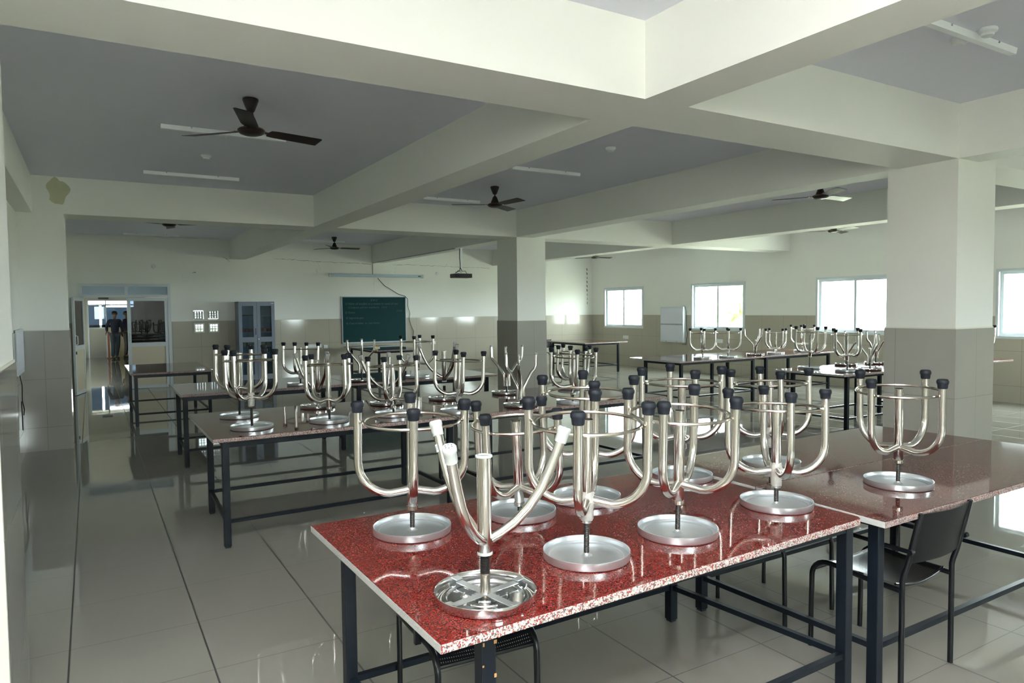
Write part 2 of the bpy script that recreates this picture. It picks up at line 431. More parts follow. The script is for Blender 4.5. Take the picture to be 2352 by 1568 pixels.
# back-wall door: fixed frame, transom louvres, closed right leaf, open left leaf
def front_frame(mb, x0, x1, z0, z1, w, y0, y1, mi=0, bottom=True):
    mb.box(x0, x0+w, y0, y1, z0, z1, mi); mb.box(x1-w, x1, y0, y1, z0, z1, mi); mb.box(x0+w, x1-w, y0, y1, z1-w, z1, mi)
    if bottom: mb.box(x0+w, x1-w, y0, y1, z0, z0+w, mi)
dm = MB(); dx0, dx1, dmid = -.19, 1.58, .70
front_frame(dm, dx0, dx1, 0, 2.34, .06, YB-.03, YB+.05, bottom=False)
dm.box(dx0+.06, dx1-.06, YB-.03, YB+.05, 2.04, 2.10); dm.box(dmid-.03, dmid+.03, YB-.03, YB+.05, 2.10, 2.28)
door1 = struct(dm.obj('door_1', M['alu']))
for a, b in ((dx0+.06, dmid-.03), (dmid+.03, dx1-.06)):
    lm = MB()
    for k in range(2): lm.box(a, b, YB+.0+.012*k, YB+.008+.012*k, 2.10+.09*k, 2.195+.09*k)
    tag(lm.obj('transom_louvre', M['tglass'], door1), 'blue-grey louvre glass')
def leaf(mx, w, h, name, parent, glassmat, pmat):
    m = MB(); front_frame(m, 0, w, 0, h, .07, -.02, .02); m.box(.07, w-.07, -.02, .02, .93, 1.02)
    o = m.obj(name, M['alu'], parent, mx)
    MB().box(.07, w-.07, -.004, .004, 1.02, h-.07).obj('glass_pane', glassmat, o)
    MB().box(.07, w-.07, -.008, .008, .07, .93).obj('lower_panel', pmat, o)
    return o
rl = leaf(T(.70, YB, .01), .82, 2.02, 'door_leaf', door1, M['dglass'], M['panel'])
MB().box(.02, .05, -.05, -.02, 1.06, 1.24).obj('door_handle', M['alud'], rl)
ll = leaf(T(-.13, YB-.03, .01) @ RZ(R(-104)), .72, 2.02, 'door_leaf', door1, M['dglass'], M['panel'])
m = MB(); m.tube([(.67, .02, 1.03), (.67, .06, 1.05), (.67, .06, 1.21), (.67, .02, 1.23)], .009, 8); m.obj('door_handle', M['white'], ll)
MB().box(.65, .69, .02, .035, .84, .90).obj('lock', M['black'], ll)

# dim room beyond the door with its own glazed door and bright windows
rx0, rx1, ry0, ry1 = -1.3, 1.85, YB+.2, 31.0
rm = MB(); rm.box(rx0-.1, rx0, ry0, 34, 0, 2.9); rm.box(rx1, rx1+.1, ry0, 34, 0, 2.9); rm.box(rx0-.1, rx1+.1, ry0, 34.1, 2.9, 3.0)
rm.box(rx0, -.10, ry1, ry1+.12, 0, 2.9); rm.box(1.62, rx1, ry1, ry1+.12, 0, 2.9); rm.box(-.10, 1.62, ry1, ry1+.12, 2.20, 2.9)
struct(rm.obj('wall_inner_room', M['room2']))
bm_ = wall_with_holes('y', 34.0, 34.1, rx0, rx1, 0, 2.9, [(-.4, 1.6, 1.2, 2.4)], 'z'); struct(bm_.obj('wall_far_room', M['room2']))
d2 = MB(); front_frame(d2, -.10, 1.62, 0, 2.20, .05, ry1, ry1+.06, bottom=False); d2.box(-.05, 1.57, ry1, ry1+.06, 1.98, 2.03); d2.box(.50, .54, ry1, ry1+.06, 0, 2.15)
d2.box(-.05, 1.57, ry1, ry1+.06, 1.10, 1.15)
door2 = struct(d2.obj('door_2', M['alud']))
MB().box(-.05, .30, ry1+.02, ry1+.03, 1.15, 1.98).obj('glass_pane', M['black_glass'], door2)
MB().box(.37, .50, ry1+.02, ry1+.03, 1.15, 1.98).obj('glass_pane', M['black_glass'], door2)
MB().box(.54, 1.57, ry1+.02, ry1+.03, 1.15, 1.92).obj('glass_pane', M['black_glass'], door2)
MB().box(-.05, .50, ry1+.02, ry1+.03, 0, 1.10).obj('lower_panel', M['room2'], door2)
MB().box(.54, 1.57, ry1+.02, ry1+.03, 0, 1.10).obj('lower_panel', M['panel'], door2)
portal((.6, 34.05, 1.8), (R(-90), 0, 0), 2.0, 1.2)
tag(MB().box(.28, .62, 30.93, 30.99, 2.22, 2.31).obj('door_sign', M['black']), 'small dark sign plate above the inner glazed door', 'sign')
st = thing('wooden_stand', (.56, 30.2, 0), 'narrow reddish-brown wooden post standing in the dim room beyond the open door', 'post')
MB().box(-.035, .035, -.02, .02, 0.03, 1.0).obj('post', M['brown'], st); MB().box(-.07, .07, -.12, .12, 0, .03).obj('foot', M['brown'], st)

# lattice vents
def jaali(x0, x1, z0, z1, label, y=YB-.012):
    o = thing('lattice_vent', ((x0+x1)/2, y, z0), label, 'vent block', 'square lattice vents beside the cabinet')
    m = MB(); w = x1-x0; h = z1-z0; n = 3; fr = .018; cell = (w-2*fr)/n
    front_frame(m, -w/2, w/2, 0, h, fr, -.02, .16)
    for k in range(1, n):
        m.box(-w/2+fr, w/2-fr, -.012, .14, fr+(h-2*fr)*k/n-.009, fr+(h-2*fr)*k/n+.009)
        m.box(-w/2+fr+cell*k-.009, -w/2+fr+cell*k+.009, -.012, .14, fr, h-fr)
    m.obj('lattice', M['jaali'], o); MB().box(-w/2+fr, w/2-fr, .142, .146, fr, h-fr).obj('pane', M['vglass'], o); return o  # the pane is added to dim the sky behind the holes
for k, (a, b, c, d) in enumerate(JA): jaali(a, b, c, d, ['upper square lattice vent nearer the glazed door, above the tile line', 'upper square lattice vent nearer the grey cabinet, above the tile line'][k], YB)
for k, (a, b, c, d) in enumerate(JB):
    o = thing('lattice_vent', ((a+b)/2, YB-.012, c), ['lower square lattice vent nearer the glazed door, set in the wall tiles', 'lower square lattice vent nearer the grey cabinet, set in the wall tiles'][k], 'vent block', 'square lattice vents beside the cabinet')
    w = b-a; m = MB(); front_frame(m, -w/2, w/2, 0, w, .03, -.02, 0)
    for q in (1, 2): m.box(-w/2+.03, w/2-.03, -.015, 0, .03+(w-.06)*q/3-.006, .03+(w-.06)*q/3+.006); m.box(-w/2+.03+(w-.06)*q/3-.006, -w/2+.03+(w-.06)*q/3+.006, -.015, 0, .03, w-.03)
    m.obj('lattice', M['jaali'], o)
    MB().box(-w/2+.03, w/2-.03, .008, .011, .03, w-.03).obj('pane', M['vglass'], o)  # added sheet dimming the daylight through the lower lattice

# cracks in the back wall plaster
def crack(pts, wd=.006, jit=.012):
    m = MB(); P = []
    for (a, b) in zip(pts[:-1], pts[1:]):
        n = max(2, int(math.hypot(b[0]-a[0], b[1]-a[1])/.06))
        for k in range(n):
            t_ = k/n; P.append((a[0]+(b[0]-a[0])*t_+random.uniform(-jit, jit), a[1]+(b[1]-a[1])*t_+random.uniform(-jit, jit)))
    P.append(pts[-1])
    for (a, b) in zip(P[:-1], P[1:]):
        w = wd*random.uniform(.3, 1.1)
        m.add([(a[0], YB-.001, a[1]-w), (b[0], YB-.001, b[1]-w), (b[0], YB-.001, b[1]+w), (a[0], YB-.001, a[1]+w)], [(0, 1, 2, 3)])
    struct(m.obj('wall_crack', M['crack']))
crack([(3.9, 2.99), (4.5, 2.96), (5.1, 2.93), (5.9, 2.92), (6.35, 2.90)], .005)
crack([(6.95, 2.90), (7.3, 2.92), (8.1, 2.90), (9.0, 2.88), (9.9, 2.87)], .004)
crack([(4.95, 2.90), (5.02, 2.80), (4.97, 2.72)], .003)
crack([(6.40, 2.88), (6.42, 2.5), (6.41, 2.12)], .003); crack([(6.85, 2.8), (6.82, 2.45), (6.84, 2.12)], .003); crack([(7.05, 2.86), (6.98, 2.6), (6.95, 2.3)], .003)
crack([(2.72, 2.98), (2.84, 2.93), (2.87, 2.88)], .007); crack([(1.85, 2.55), (1.84, 2.42)], .006); crack([(2.12, 2.62), (2.05, 2.60)], .007); crack([(8.55, 2.97), (8.45, 2.86)], .005)
m = MB()
for k in range(9):
    z = 2.95-.13*k; m.add([(XR-.20+random.uniform(-.02, .02), YB-.001, z), (XR-.17, YB-.001, z-.02), (XR-.165, YB-.001, z-.08), (XR-.19, YB-.001, z-.09)], [(0, 1, 2, 3)])
struct(m.obj('wall_crack', M['crack']))

# ---------------------------------------------------------------- tables
def legm(w, h):
    m = MB(); m.box(-w/2, w/2, -w/2, w/2, .012, h); m.box(-w/2*.8, w/2*.8, -w/2*.8, w/2*.8, 0, .012, 1)
    return m.mesh('table_leg', [M['frame'], M['black']], .003)
LEG = legm(.048, ZT-.028)
LEGM = {}
def table(slabs, legs, label, group, gm='granite', zt=ZT, zs=.19, bars='FBLR', apron=.045, slab_t=.028):
    """slabs: polygons; legs FL, FR, BR, BL centres."""
    cx = sum(p[0] for p in legs)/4; cy = sum(p[1] for p in legs)/4
    t = thing('granite_table', (cx, cy, 0), label, 'table', group)
    for poly in slabs:
        MB().prism([(x-cx, y-cy) for x, y in poly], zt-slab_t, zt).obj('tabletop', M[gm], t, bevel=.004)
    L = [(x-cx, y-cy) for x, y in legs]
    for x, y in L: place('leg', LEG, t, T(x, y, 0))
    ap = MB(); w = .04; names = 'FRBL'
    for i in range(4):
        a, b = L[i], L[(i+1) % 4]; z = zt-slab_t-apron/2
        d = Vector((b[0]-a[0], b[1]-a[1], 0)).normalized()*.024
        ap.bar((a[0]+d.x, a[1]+d.y, z), (b[0]-d.x, b[1]-d.y, z), w, apron-.001)
        if names[i] in bars:
            s = MB(); s.bar((a[0]+d.x, a[1]+d.y, zs), (b[0]-d.x, b[1]-d.y, zs), .026, .026); s.obj('stretcher', M['frame'], t)
    ap.obj('apron', M['frame'], t)
    return t
def rect(x0, x1, y0, y1): return [(x0, y0), (x1, y0), (x1, y1), (x0, y1)]
GT = 'granite work tables'
T1 = table([[(.778, 1.690), (2.76, 1.765), (2.785, 1.79), (2.775, 2.925), (.765, 2.945)]], [(.975, 1.805), (2.765, 1.84), (2.66, 2.79), (.87, 2.775)],
      'bright red granite table with a rough speckled front edge, holding eight upturned stools', GT, 'granite')
T2 = table([[(2.800, 1.682), (5.135, 1.70), (5.075, 2.385), (2.822, 2.362)], [(2.822, 2.368), (5.075, 2.391), (5.01, 3.11), (2.825, 3.05)]], [(2.945, 1.81), (4.78, 1.81), (4.78, 2.80), (2.90, 2.80)],
      'brownish granite table of two slabs with a long seam, butted against the red table', GT, 'granite2')
table([rect(.71, 2.75, 5.30, 6.76)], [(.80, 5.37), (2.60, 5.40), (2.58, 6.38), (.83, 6.36)], 'granite table in the second row, its end beside the aisle, with upturned stools', GT, 'granite2')
table([rect(2.755, 4.98, 5.30, 6.72)], [(2.98, 5.40), (4.80, 5.40), (4.75, 6.38), (2.98, 6.38)], 'granite table in the second row in front of the free-standing middle column', GT, 'granite2')
table([rect(.81, 2.72, 8.38, 9.69)], [(.86, 8.30+.1), (2.61, 8.40), (2.61, 9.25), (.87, 9.23)], 'granite table in the third row nearer the aisle', GT, 'granite2')
table([rect(2.725, 4.79, 8.40, 9.69)], [(2.82, 8.42), (4.62, 8.42), (4.55, 9.25), (2.84, 9.25)], 'granite table in the third row nearer the middle column', GT, 'granite2')
table([rect(.48, 1.62, 11.75, 13.77)], [(.55, 11.80), (1.56, 11.80), (1.56, 13.62), (.55, 13.62)], 'bare dark table standing in front of the white glazed door', GT, 'granite2')
table([rect(5.45, 6.55, 14.98, 17.35)], [(5.53, 15.06), (6.47, 15.06), (6.47, 17.0), (5.53, 17.0)], 'small teacher table below the green chalkboard', None, 'granite2')
table([rect(10.83, 12.25, 14.48, 16.35)], [(10.93, 14.58), (11.98, 14.56), (12.0, 16.1), (10.95, 16.1)], 'empty table in the far corner below the corner window', GT, 'granite2')
table([rect(8.29, 10.38, 8.50, 9.76)], [(8.42, 8.60), (10.17, 8.60), (10.1, 9.5), (8.40, 9.45)], 'table near the window wall with three upturned stools, its end toward the chalkboard corner', GT, 'granite2')
table([rect(10.385, 12.56, 8.55, 9.76)], [(10.52, 8.60), (12.35, 8.62), (12.3, 9.5), (10.52, 9.5)], 'table near the window wall ending beside the middle window of the far side', GT, 'granite2')
table([rect(8.33, 10.50, 5.575, 6.67)], [(8.60, 5.72), (10.15, 5.72), (10.05, 6.52), (8.55, 6.52)], 'table half hidden by the big near column, four upturned stools along it', GT, 'granite2')
table([rect(10.515, 12.77, 5.58, 6.67)], [(10.66, 5.72), (12.20, 5.70), (12.2, 6.52), (10.64, 6.52)], 'table whose shiny end shows past the window side of the big near column', GT, 'granite2')

# worn paint on the red table's front corner leg and apron
m = MB(); cx_ = sum(p[0] for p in [(.975, 1.805), (2.765, 1.84), (2.66, 2.79), (.87, 2.775)])/4; cy_ = (1.805+1.84+2.79+2.775)/4
random.seed(5)
for k in range(16):
    x = .955+random.uniform(0, .20)**1.0; z = .752-random.uniform(0, .02 if x > 1.0 else .14)
    y = (1.781 if x < .999 else 1.7855+(x-1)*.019)-.0012; w_ = random.uniform(.0015, .005); h_ = random.uniform(.0015, .006)
    m.box(x-cx_-w_, x-cx_+w_, y-cy_, y-cy_+.002, z-h_, z+h_)
m.obj('chipped_paint', mat('rusty_paint_chips', (.42, .22, .08), .8), T1)

# ---------------------------------------------------------------- stools (all stand upside down on the tables)
def arc(cx, cz, r, a0, a1, n):
    return [(cx+r*cos(R(a0+(a1-a0)*i/n)), 0, cz+r*sin(R(a0+(a1-a0)*i/n))) for i in range(n+1)]
m = MB(); m.tube([(.012, 0, .083), (.04, 0, .078)] + arc(.083, .200, .130, -88, 0, 9) + [(.213, 0, .27), (.213, 0, .405)], .0165, 12)
LEG_A = m.mesh('stool_leg', M['steel'])
m = MB(); m.lathe([(0, .405), (.0205, .405), (.0215, .409), (.023, .425), (.0262, .430), (.0265, .440), (.0215, .448), (.018, .4485), (0, .447)], 16, 0, T(.213, 0, -.003))
CAP_A = m.mesh('rubber_cap', M['rubber'])
m = MB(); n_ = 40; m.tube([(.191*cos(2*pi*k/n_), .191*sin(2*pi*k/n_), .362) for k in range(n_)], .0065, 8, closed=True)
RING_A = m.mesh('ring', M['steel2'])
m = MB(); m.lathe([(0, 0), (.0205, 0), (.0215, .002), (.0215, .374), (.0195, .375), (.0195, .352), (0, .352)], 16)
TUBE_A = m.mesh('centre_tube', M['steel'])
m = MB(); m.lathe([(.0215, .008), (.0235, .012), (.0245, .045), (.027, .062), (.032, .078), (.027, .092), (.0235, .105), (.0215, .115)], 10)
random.seed(3)
for v in m.v: v.x *= random.uniform(.93, 1.12); v.y *= random.uniform(.93, 1.12)
WELD = m.mesh('weld_putty', M['weld'])
m = MB(); m.lathe([(.0215, .0), (.0235, .001), (.0235, .016), (.0215, .018)], 14)
COLLAR = m.mesh('collar', M['steel2'])
def thread(r, L, p=.006):
    prof = [(0, 0), (r, 0)]; z = 0
    while z < L: prof += [(r*.82, z+p*.5), (r, z+p*.8), (r, z+p)]; z += p
    prof.append((0, z)); return prof
m = MB(); m.lathe(thread(.0105, .17), 12); SCREW = m.mesh('screw', M['screw'])
m = MB(); m.lathe([(0, 0), (.150, 0), (.156, .003), (.157, .006), (.157, .030), (.155, .031), (.1535, .029), (.1530, .012), (.146, .010), (.136, .010), (.133, .0065), (0, .0065)], 48)
m.lathe([(.022, .0066), (.016, .010), (.0115, .016), (.0105, .02)], 12)
TRAY = m.mesh('seat_tray', M['tray'])
m = MB(); m.lathe([(0, 0), (.148, 0), (.157, .003), (.1595, .010), (.1595, .030), (.158, .0315), (.156, .029), (.155, .012), (.146, .006), (.134, .005), (.130, .011), (.123, .011), (.119, .004), (.078, .004), (.076, .007), (.070, .007), (.067, .004), (.045, .004), (.043, .008), (.036, .008), (.034, .003), (0, .003)], 48)
TRAY_B = m.mesh('seat_tray', M['chrome'])
m = MB(); m.box(-.130, .130, -.0125, .0125, .014, .017); m.box(.128, .156, -.0125, .0125, .012, .015, 0, Matrix.Rotation(R(-4), 4, 'Y')); m.box(-.156, -.128, -.0125, .0125, .012, .015, 0, Matrix.Rotation(R(4), 4, 'Y'))
STRAP = m.mesh('strap', M['tray'])
def legB(r, z1, rr=.0160):                    # splayed leg of the three-legged stool
    P = [(.020, .048), (.050, .062), (.095, .092), (.140, .135), (.180, .190), (.212, .255), (.235, .31), (.252, .356)]
    sc = r/.262; zz = (z1-.06)/.303
    P = [(x*(sc if x > .05 else 1), .048+(z-.048)*zz) for x, z in P]
    m = MB(); m.tube([(x, 0, z) for x, z in P], rr, 12); me = m.mesh('stool_leg', M['steel'])
    a, b = Vector((P[-2][0], 0, P[-2][1])), Vector((P[-1][0], 0, P[-1][1])); d = (b-a).normalized()
    c0 = b-d*.026
    m = MB(); m.tube([c0, c0+d*.004, c0+d*.030, c0+d*.034, c0+d*.046, c0+d*.050], [.0185, .0190, .0195, .0215, .0215, .0185], 14)
    for k in range(6):
        s_ = Vector((0, 1, 0)); q = d.cross(s_); p = c0+d*.0503+(s_*cos(k*pi/3)+q*sin(k*pi/3))*.010
        m.box(p.x-.0012, p.x+.0012, p.y-.0012, p.y+.0012, p.z-.001, p.z+.001, 1)
    return me, m
m = MB(); m.lathe([(0, 0), (.021, 0), (.0225, .002), (.0225, .306), (0, .306)], 18); TUBE_B = m.mesh('centre_tube', M['steel'])
m = MB(); m.lathe([(.0232, .302), (.027, .304), (.027, .309), (.020, .311), (.018, .306), (0, .306)], 18); m.lathe([(.0226, -.001), (.0245, 0), (.0245, .006), (.0226, .008)], 18); PLUG_B = m.mesh('end_ring', M['wcap'])
m = MB(); m.lathe(thread(.0155, .06, .004), 14, 0, T(0, 0, .08)); m.lathe([(0, .008), (.0165, .008), (.0158, .075), (.0155, .08), (0, .08)], 14, 1); SCREW_B = m.mesh('screw', [M['screw'], M['steel2']])
def legC(r, z1):
    P = [(.030, -.02), (.030, .07), (.036, .095), (.055, .125), (r-.05, .205+.02), (r-.015, .255), (r, .29), (r+.002, z1-.03)]
    m = MB(); m.tube([(x, 0, z) for x, z in P], .0135, 12); return m.mesh('stool_leg', M['steel'])
m = MB(); m.lathe([(0, -.012), (.0145, -.012), (.0145, .006), (0, .007)], 12); PLUG_C = m.mesh('leg_plug', M['gcap'])
m = MB(); m.lathe([(0, 0), (.0185, 0), (.0195, .002), (.0195, .20), (.0175, .20), (.0175, .18), (0, .18)], 16); TUBE_C = m.mesh('centre_tube', M['steel'])
LB = {}
def tilt(ox, oy, h):
    return Matrix.Rotation(math.atan2(math.hypot(ox, oy), h), 4, Vector((-oy, ox, 0)).normalized()) if abs(ox)+abs(oy) > 1e-4 else Matrix.Identity(4)
def stoolA(x, y, zc, az, ox, oy, label, group, weld=False, zt=ZT):
    t = thing('steel_stool', (x, y, zt), label, 'stool', group)
    zb = zc-.443-zt
    place('seat_tray', TRAY, t, RZ(random.uniform(0, 6)))
    Up = tilt(ox, oy, zc-zt) @ T(0, 0, zb)
    place('screw', SCREW, t, tilt(ox, oy, zc-zt) @ T(0, 0, .008))
    ct = place('centre_tube', TUBE_A, t, Up)
    if weld: place('weld_putty', WELD, ct)
    else: place('collar', COLLAR, ct)
    place('ring', RING_A, t, Up)
    for k in range(4):
        lg = place('leg', LEG_A, t, Up @ RZ(R(az+90*k)))
        place('rubber_cap', CAP_A, lg)
    return t
def stoolB(x, y, zc, az, r, label, group, zb=None, capm='wcap', near=False):
    t = thing('steel_stool', (x, y, ZT), label, 'stool', group)
    tr = place('seat_tray', TRAY_B, t)
    a = R(12) if near else R(az)
    for k in range(2): place('strap', STRAP, tr, RZ(a+R(90)*k) @ T(0, 0, .001*k))
    zb = (zc-.363 if zb is None else zb)-ZT
    place('screw', SCREW_B, t)
    Up = T(0, 0, zb)
    ct = place('centre_tube', TUBE_B, t, Up); place('end_ring', PLUG_B, ct)
    key = (round(r, 2), round(zc-ZT-zb, 2), capm)
    if key not in LB:
        me, cm = legB(r, zc-ZT-zb)
        LB[key] = (me, cm.mesh('rubber_cap', [M[capm], M['ink']]))
    legs = []
    for k in range(3):
        lg = place('leg', LB[key][0], t, Up @ RZ(R(az+120*k))); place('rubber_cap', LB[key][1], lg); legs.append(lg)
    return t, legs
LC = {}
def stoolC(x, y, zc, az, r, label, group):
    t = thing('steel_stool', (x, y, ZT), label, 'stool', group)
    tr = place('seat_tray', TRAY_B, t)
    for k in range(2): place('strap', STRAP, tr, RZ(R(az+90*k)) @ T(0, 0, .001*k))
    h = zc-ZT
    place('screw', SCREW, t, T(0, 0, .006))
    Up = T(0, 0, h-.43)
    place('centre_tube', TUBE_C, t, Up @ T(0, 0, .0))
    key = round(r, 2)
    if key not in LC: LC[key] = legC(r, .43)
    for k in range(3):
        lg = place('leg', LC[key], t, Up @ RZ(R(az+120*k))); place('leg_plug', PLUG_C, lg, T(r+.002, 0, .40))
    return t
G1 = 'upturned steel stools on the red table'; G2 = 'upturned stools on the brownish two-slab table'
G3 = 'upturned stools on the second-row tables'; G4 = 'upturned stools on the third-row tables'
G5 = 'upturned stools on the farther window-side tables'; G6 = 'upturned stools on the nearer window-side tables'
B2, legs2 = stoolB(1.028, 1.896, 1.315, -20, .262, 'three-legged upturned stool with white leg caps at the front corner of the red table', G1, zb=.945, near=True)
m = MB(); m.tube([(.0, 0, 0), (0, 0, .026)], .0166, 14, caps=False, mi=0)
for q in (.008, .013, .018): m.tube([(.0, 0, q), (0, 0, q+.0012)], .0168, 14, caps=False, mi=1)
a_, b_ = Vector((.212, 0, .255)), Vector((.235, 0, .31)); d_ = (b_-a_).normalized()
m.obj('paper_sticker', [M['sticker'], M['ink']], legs2[1], T(*(a_+d_*.035)) @ Vector((0, 0, 1)).rotation_difference(d_).to_matrix().to_4x4())
stoolA(1.095, 2.635, 1.34, 69, 0, -.015, 'upturned black-capped stool at the back corner of the red table, behind the white-capped stool', G1)
stoolA(1.586, 2.599, 1.29, 24, -.03, -.015, 'slightly tilted low upturned stool at the back of the red table, screw almost hidden', G1)
stoolA(1.512, 2.019, 1.38, 45, -.015, -.03, 'upturned stool with whitish putty at its hub, beside the white-capped stool', G1, weld=True)
stoolA(1.978, 2.039, 1.37, 30, -.015, -.03, 'upturned stool in the front row of the red table, second from its brownish-table end', G1)
stoolA(1.975, 2.631, 1.39, 60, 0, -.015, 'upturned stool behind the putty-hubbed stool on the red table, its ring browner than the others', G1)
stoolA(2.650, 2.700, 1.39, 63, 0, 0, 'upturned stool at the rear of the red table where the granite seam meets it', G1)
stoolA(2.630, 2.088, 1.33, 54, .015, .015, 'upturned stool at the front of the red table beside the joint with the brownish table', G1, weld=True)
stoolA(3.279, 2.640, 1.35, 54, 0, .015, 'upturned stool on the rear slab of the brownish two-slab table', G2, weld=True)
stoolA(3.447, 2.008, 1.36, 87, -.03, -.015, 'upturned stool standing alone on the front slab of the brownish table, before the big column', G2)
stoolA(1.041, 5.651, 1.41, 48, 0, .02, 'tall putty-collared upturned stool at the aisle corner of the second-row table', G3, weld=True)
stoolA(1.064, 6.315, 1.42, 54, .02, .02, 'tall upturned stool directly behind the putty-collared one at the aisle end of the second row', G3)
stoolA(1.637, 5.631, 1.35, 21, 0, .02, 'black-capped upturned stool second from the aisle along the second-row front edge', G3)
stoolA(2.195, 5.651, 1.31, 51, 0, .02, 'black-capped upturned stool third from the aisle along the second-row front edge', G3)
stoolA(2.734, 5.496, 1.34, 72, .02, 0, 'black-capped upturned stool where the two second-row tables meet', G3, weld=True)
stoolA(3.907, 5.417, 1.33, 63, 0, -.02, 'black-capped upturned stool before the middle column, in front of its twin', G3)
stoolA(4.574, 6.357, 1.29, 0, .02, -.02, 'black-capped upturned stool on the second row, just behind its twin at the window side', G3)
stoolB(1.784, 6.504, 1.30, 45, .19, 'three-legged stool with grey caps, second from the aisle at the back of the second row', G3, capm='gcap')
stoolB(2.392, 6.335, 1.27, 63, .26, 'widely splayed three-legged stool with grey caps, partly behind the third front-edge stool', G3, capm='gcap')
stoolB(3.003, 6.343, 1.35, 36, .25, 'splayed three-legged stool with grey caps behind the table joint of the second row', G3, capm='gcap')
stoolC(3.752, 6.393, 1.34, 117, .19, 'bent-legged capless stool at the back of the second row against the middle column', G3)
stoolC(3.372, 5.494, 1.32, 114, .16, 'bent-legged capless stool at the front of the second row before the middle column', G3)
stoolA(2.166, 8.642, 1.32, 57, .02, .02, 'black-capped upturned stool alone on the third-row table beside the cabinet view', G4, weld=True)
stoolC(2.923, 8.603, 1.36, 69, .19, 'bent-legged capless stool on the third row in front of the chalkboard', G4)
stoolA(3.710, 8.662, 1.36, 57, 0, 0, 'black-capped upturned stool on the third row at the chalkboard edge', G4)
stoolA(9.105, 8.777, 1.33, 51, 0, 0, 'upturned stool nearest the chalkboard-corner end of the farther window-side tables', G5)
stoolA(9.684, 8.735, 1.32, 45, 0, 0, 'second upturned stool from the chalkboard-corner end of the farther window-side tables', G5)
stoolC(10.507, 8.826, 1.32, 18, .19, 'bent-legged capless stool in the middle of the farther window-side tables', G5)
stoolA(11.089, 8.838, 1.28, 72, 0, 0, 'low black-capped upturned stool just past the bent-legged one on the farther window-side tables', G5)
stoolA(12.015, 8.95, 1.33, 30, 0, 0, 'upturned stool at the window end of the farther window-side tables', G5)
stoolA(8.824, 6.455, 1.41, 60, 0, -.02, 'tall upturned stool at the open end of the nearer window-side table, toward its back edge', G6)
stoolA(8.794, 5.846, 1.39, 84, -.02, 0, 'tall upturned stool at the open end of the nearer window-side table, toward its front edge', G6)
stoolC(9.701, 6.471, 1.34, 40, .17, 'bent-legged stool at the back edge of the nearer window-side table behind a black-capped one', G6)
stoolC(9.239, 5.800, 1.34, 10, .17, 'bent-legged stool on the nearer window-side table, close beside the big column', G6)
stoolC(10.300, 6.380, 1.34, 36, .15, 'bent-legged stool at the back of the nearer window-side table, half behind the big column', G6)
stoolA(12.42, 5.93, 1.36, 40, 0, 0, 'upturned stool on the shiny table end seen past the window side of the big column', G6)

# ---------------------------------------------------------------- chairs
def chair(x, y, rz, label, group, top=.80, lean=.065, foot=0.0):
    t = thing('metal_chair', (x, y, 0), label, 'chair', group, rz)
    w, dp, zs = .205, .455, .448; r = .0125
    for s in (-1, 1):
        P = [(s*w, dp+.005, 0), (s*w, dp, zs-.085)] + [(s*w, dp-.085+.085*cos(R(a)), zs-.085+.085*sin(R(a))) for a in range(10, 91, 16)] + [(s*w, dp-.12, zs), (s*w, .18, zs-.012), (s*w, .004, zs-.016)]
        m = MB(); m.tube(P, r, 12); m.obj('front_leg', M['chair'], t)
        m = MB(); m.tube([(s*w, 0, 0), (s*w, 0, zs+.03), (s*w, -.006, zs+.06), (s*w, -.022, zs+.11), (s*w, -lean-.01, top)], r, 12, flat=.9); m.obj('back_leg', M['chair'], t)
        za = .625
        m = MB(); q = w+.018
        m.tube([(s*q, -.045, za), (s*q, .02, za), (s*q, .225, za+.004), (s*q, .262, za-.008), (s*q, .278, za-.05), (s*q, .285, zs+.02)], .0105, 10)
        m.box(s*q-.012, s*q+.012, .275, .295, zs-.022, zs+.15)
        m.lathe([(0, -.012), (.012, -.012), (.012, .012), (0, .012)], 10, 0, T(s*q, -.048, za) @ Matrix.Rotation(R(90), 4, 'Y'))
        m.obj('armrest', M['chair'], t)
    # dished perforated seat sheet
    m = MB(); nx, ny = 12, 14; vs = []; fs = []
    for j in range(ny+1):
        for i in range(nx+1):
            u = i/nx*2-1; v = j/ny
            yy = .035+v*(dp-.045); zz = zs+.006-.030*(1-u*u)*(1-.75*v) - (.052*max(0, (v-.80)/.20)**2)
            vs.append((u*(w-.008), yy, zz))
    o_ = len(vs); vs += [(p[0], p[1], p[2]-.0035) for p in vs]
    for j in range(ny):
        for i in range(nx):
            a = j*(nx+1)+i; fs.append((a, a+1, a+nx+2, a+nx+1))
    m.add(vs[:o_], fs, 0, True); m.obj('seat', M['perf'], t)
    m = MB(); m.tube([(u*(w-.008), .035, zs+.004-.030*(1-u*u)) for u in [k/8-1 for k in range(17)]], .006, 8); m.obj('seat_rim', M['chair'], t)
    MB().tube([(-w, dp-.012, zs-.050), (w, dp-.012, zs-.050)], .0085, 8).obj('cross_rail', M['chair'], t)
    # curved sheet backrest
    m = MB(); vs = []; n = 12; z0, z1 = zs+.115, top-.004
    for side in (0, 1):
        for j in range(2):
            z = (z0, z1)[j]; f = (z-zs-.11)/(top-zs-.11)
            yb = -.022-(lean-.012)*f
            for i in range(n+1):
                u = i/n*2-1; vs.append((u*(w-.004), yb-.028*(1-u*u)-(.006 if side else 0)+.004, z))
    fs = []
    for i in range(n):
        fs += [(i, i+1, n+2+i, n+1+i), (2*(n+1)+i, 3*(n+1)+i, 3*(n+1)+i+1, 2*(n+1)+i+1), (n+1+i, n+2+i, 3*(n+1)+i+1, 3*(n+1)+i), (i, 2*(n+1)+i, 2*(n+1)+i+1, i+1)]
    m.add(vs, fs, 0, True)
    m.obj('backrest', M['chair'], t)
    return t
chair(3.262, 1.755, 0, 'black metal armchair with its back outward, pushed under the brownish two-slab table', 'black metal chairs')
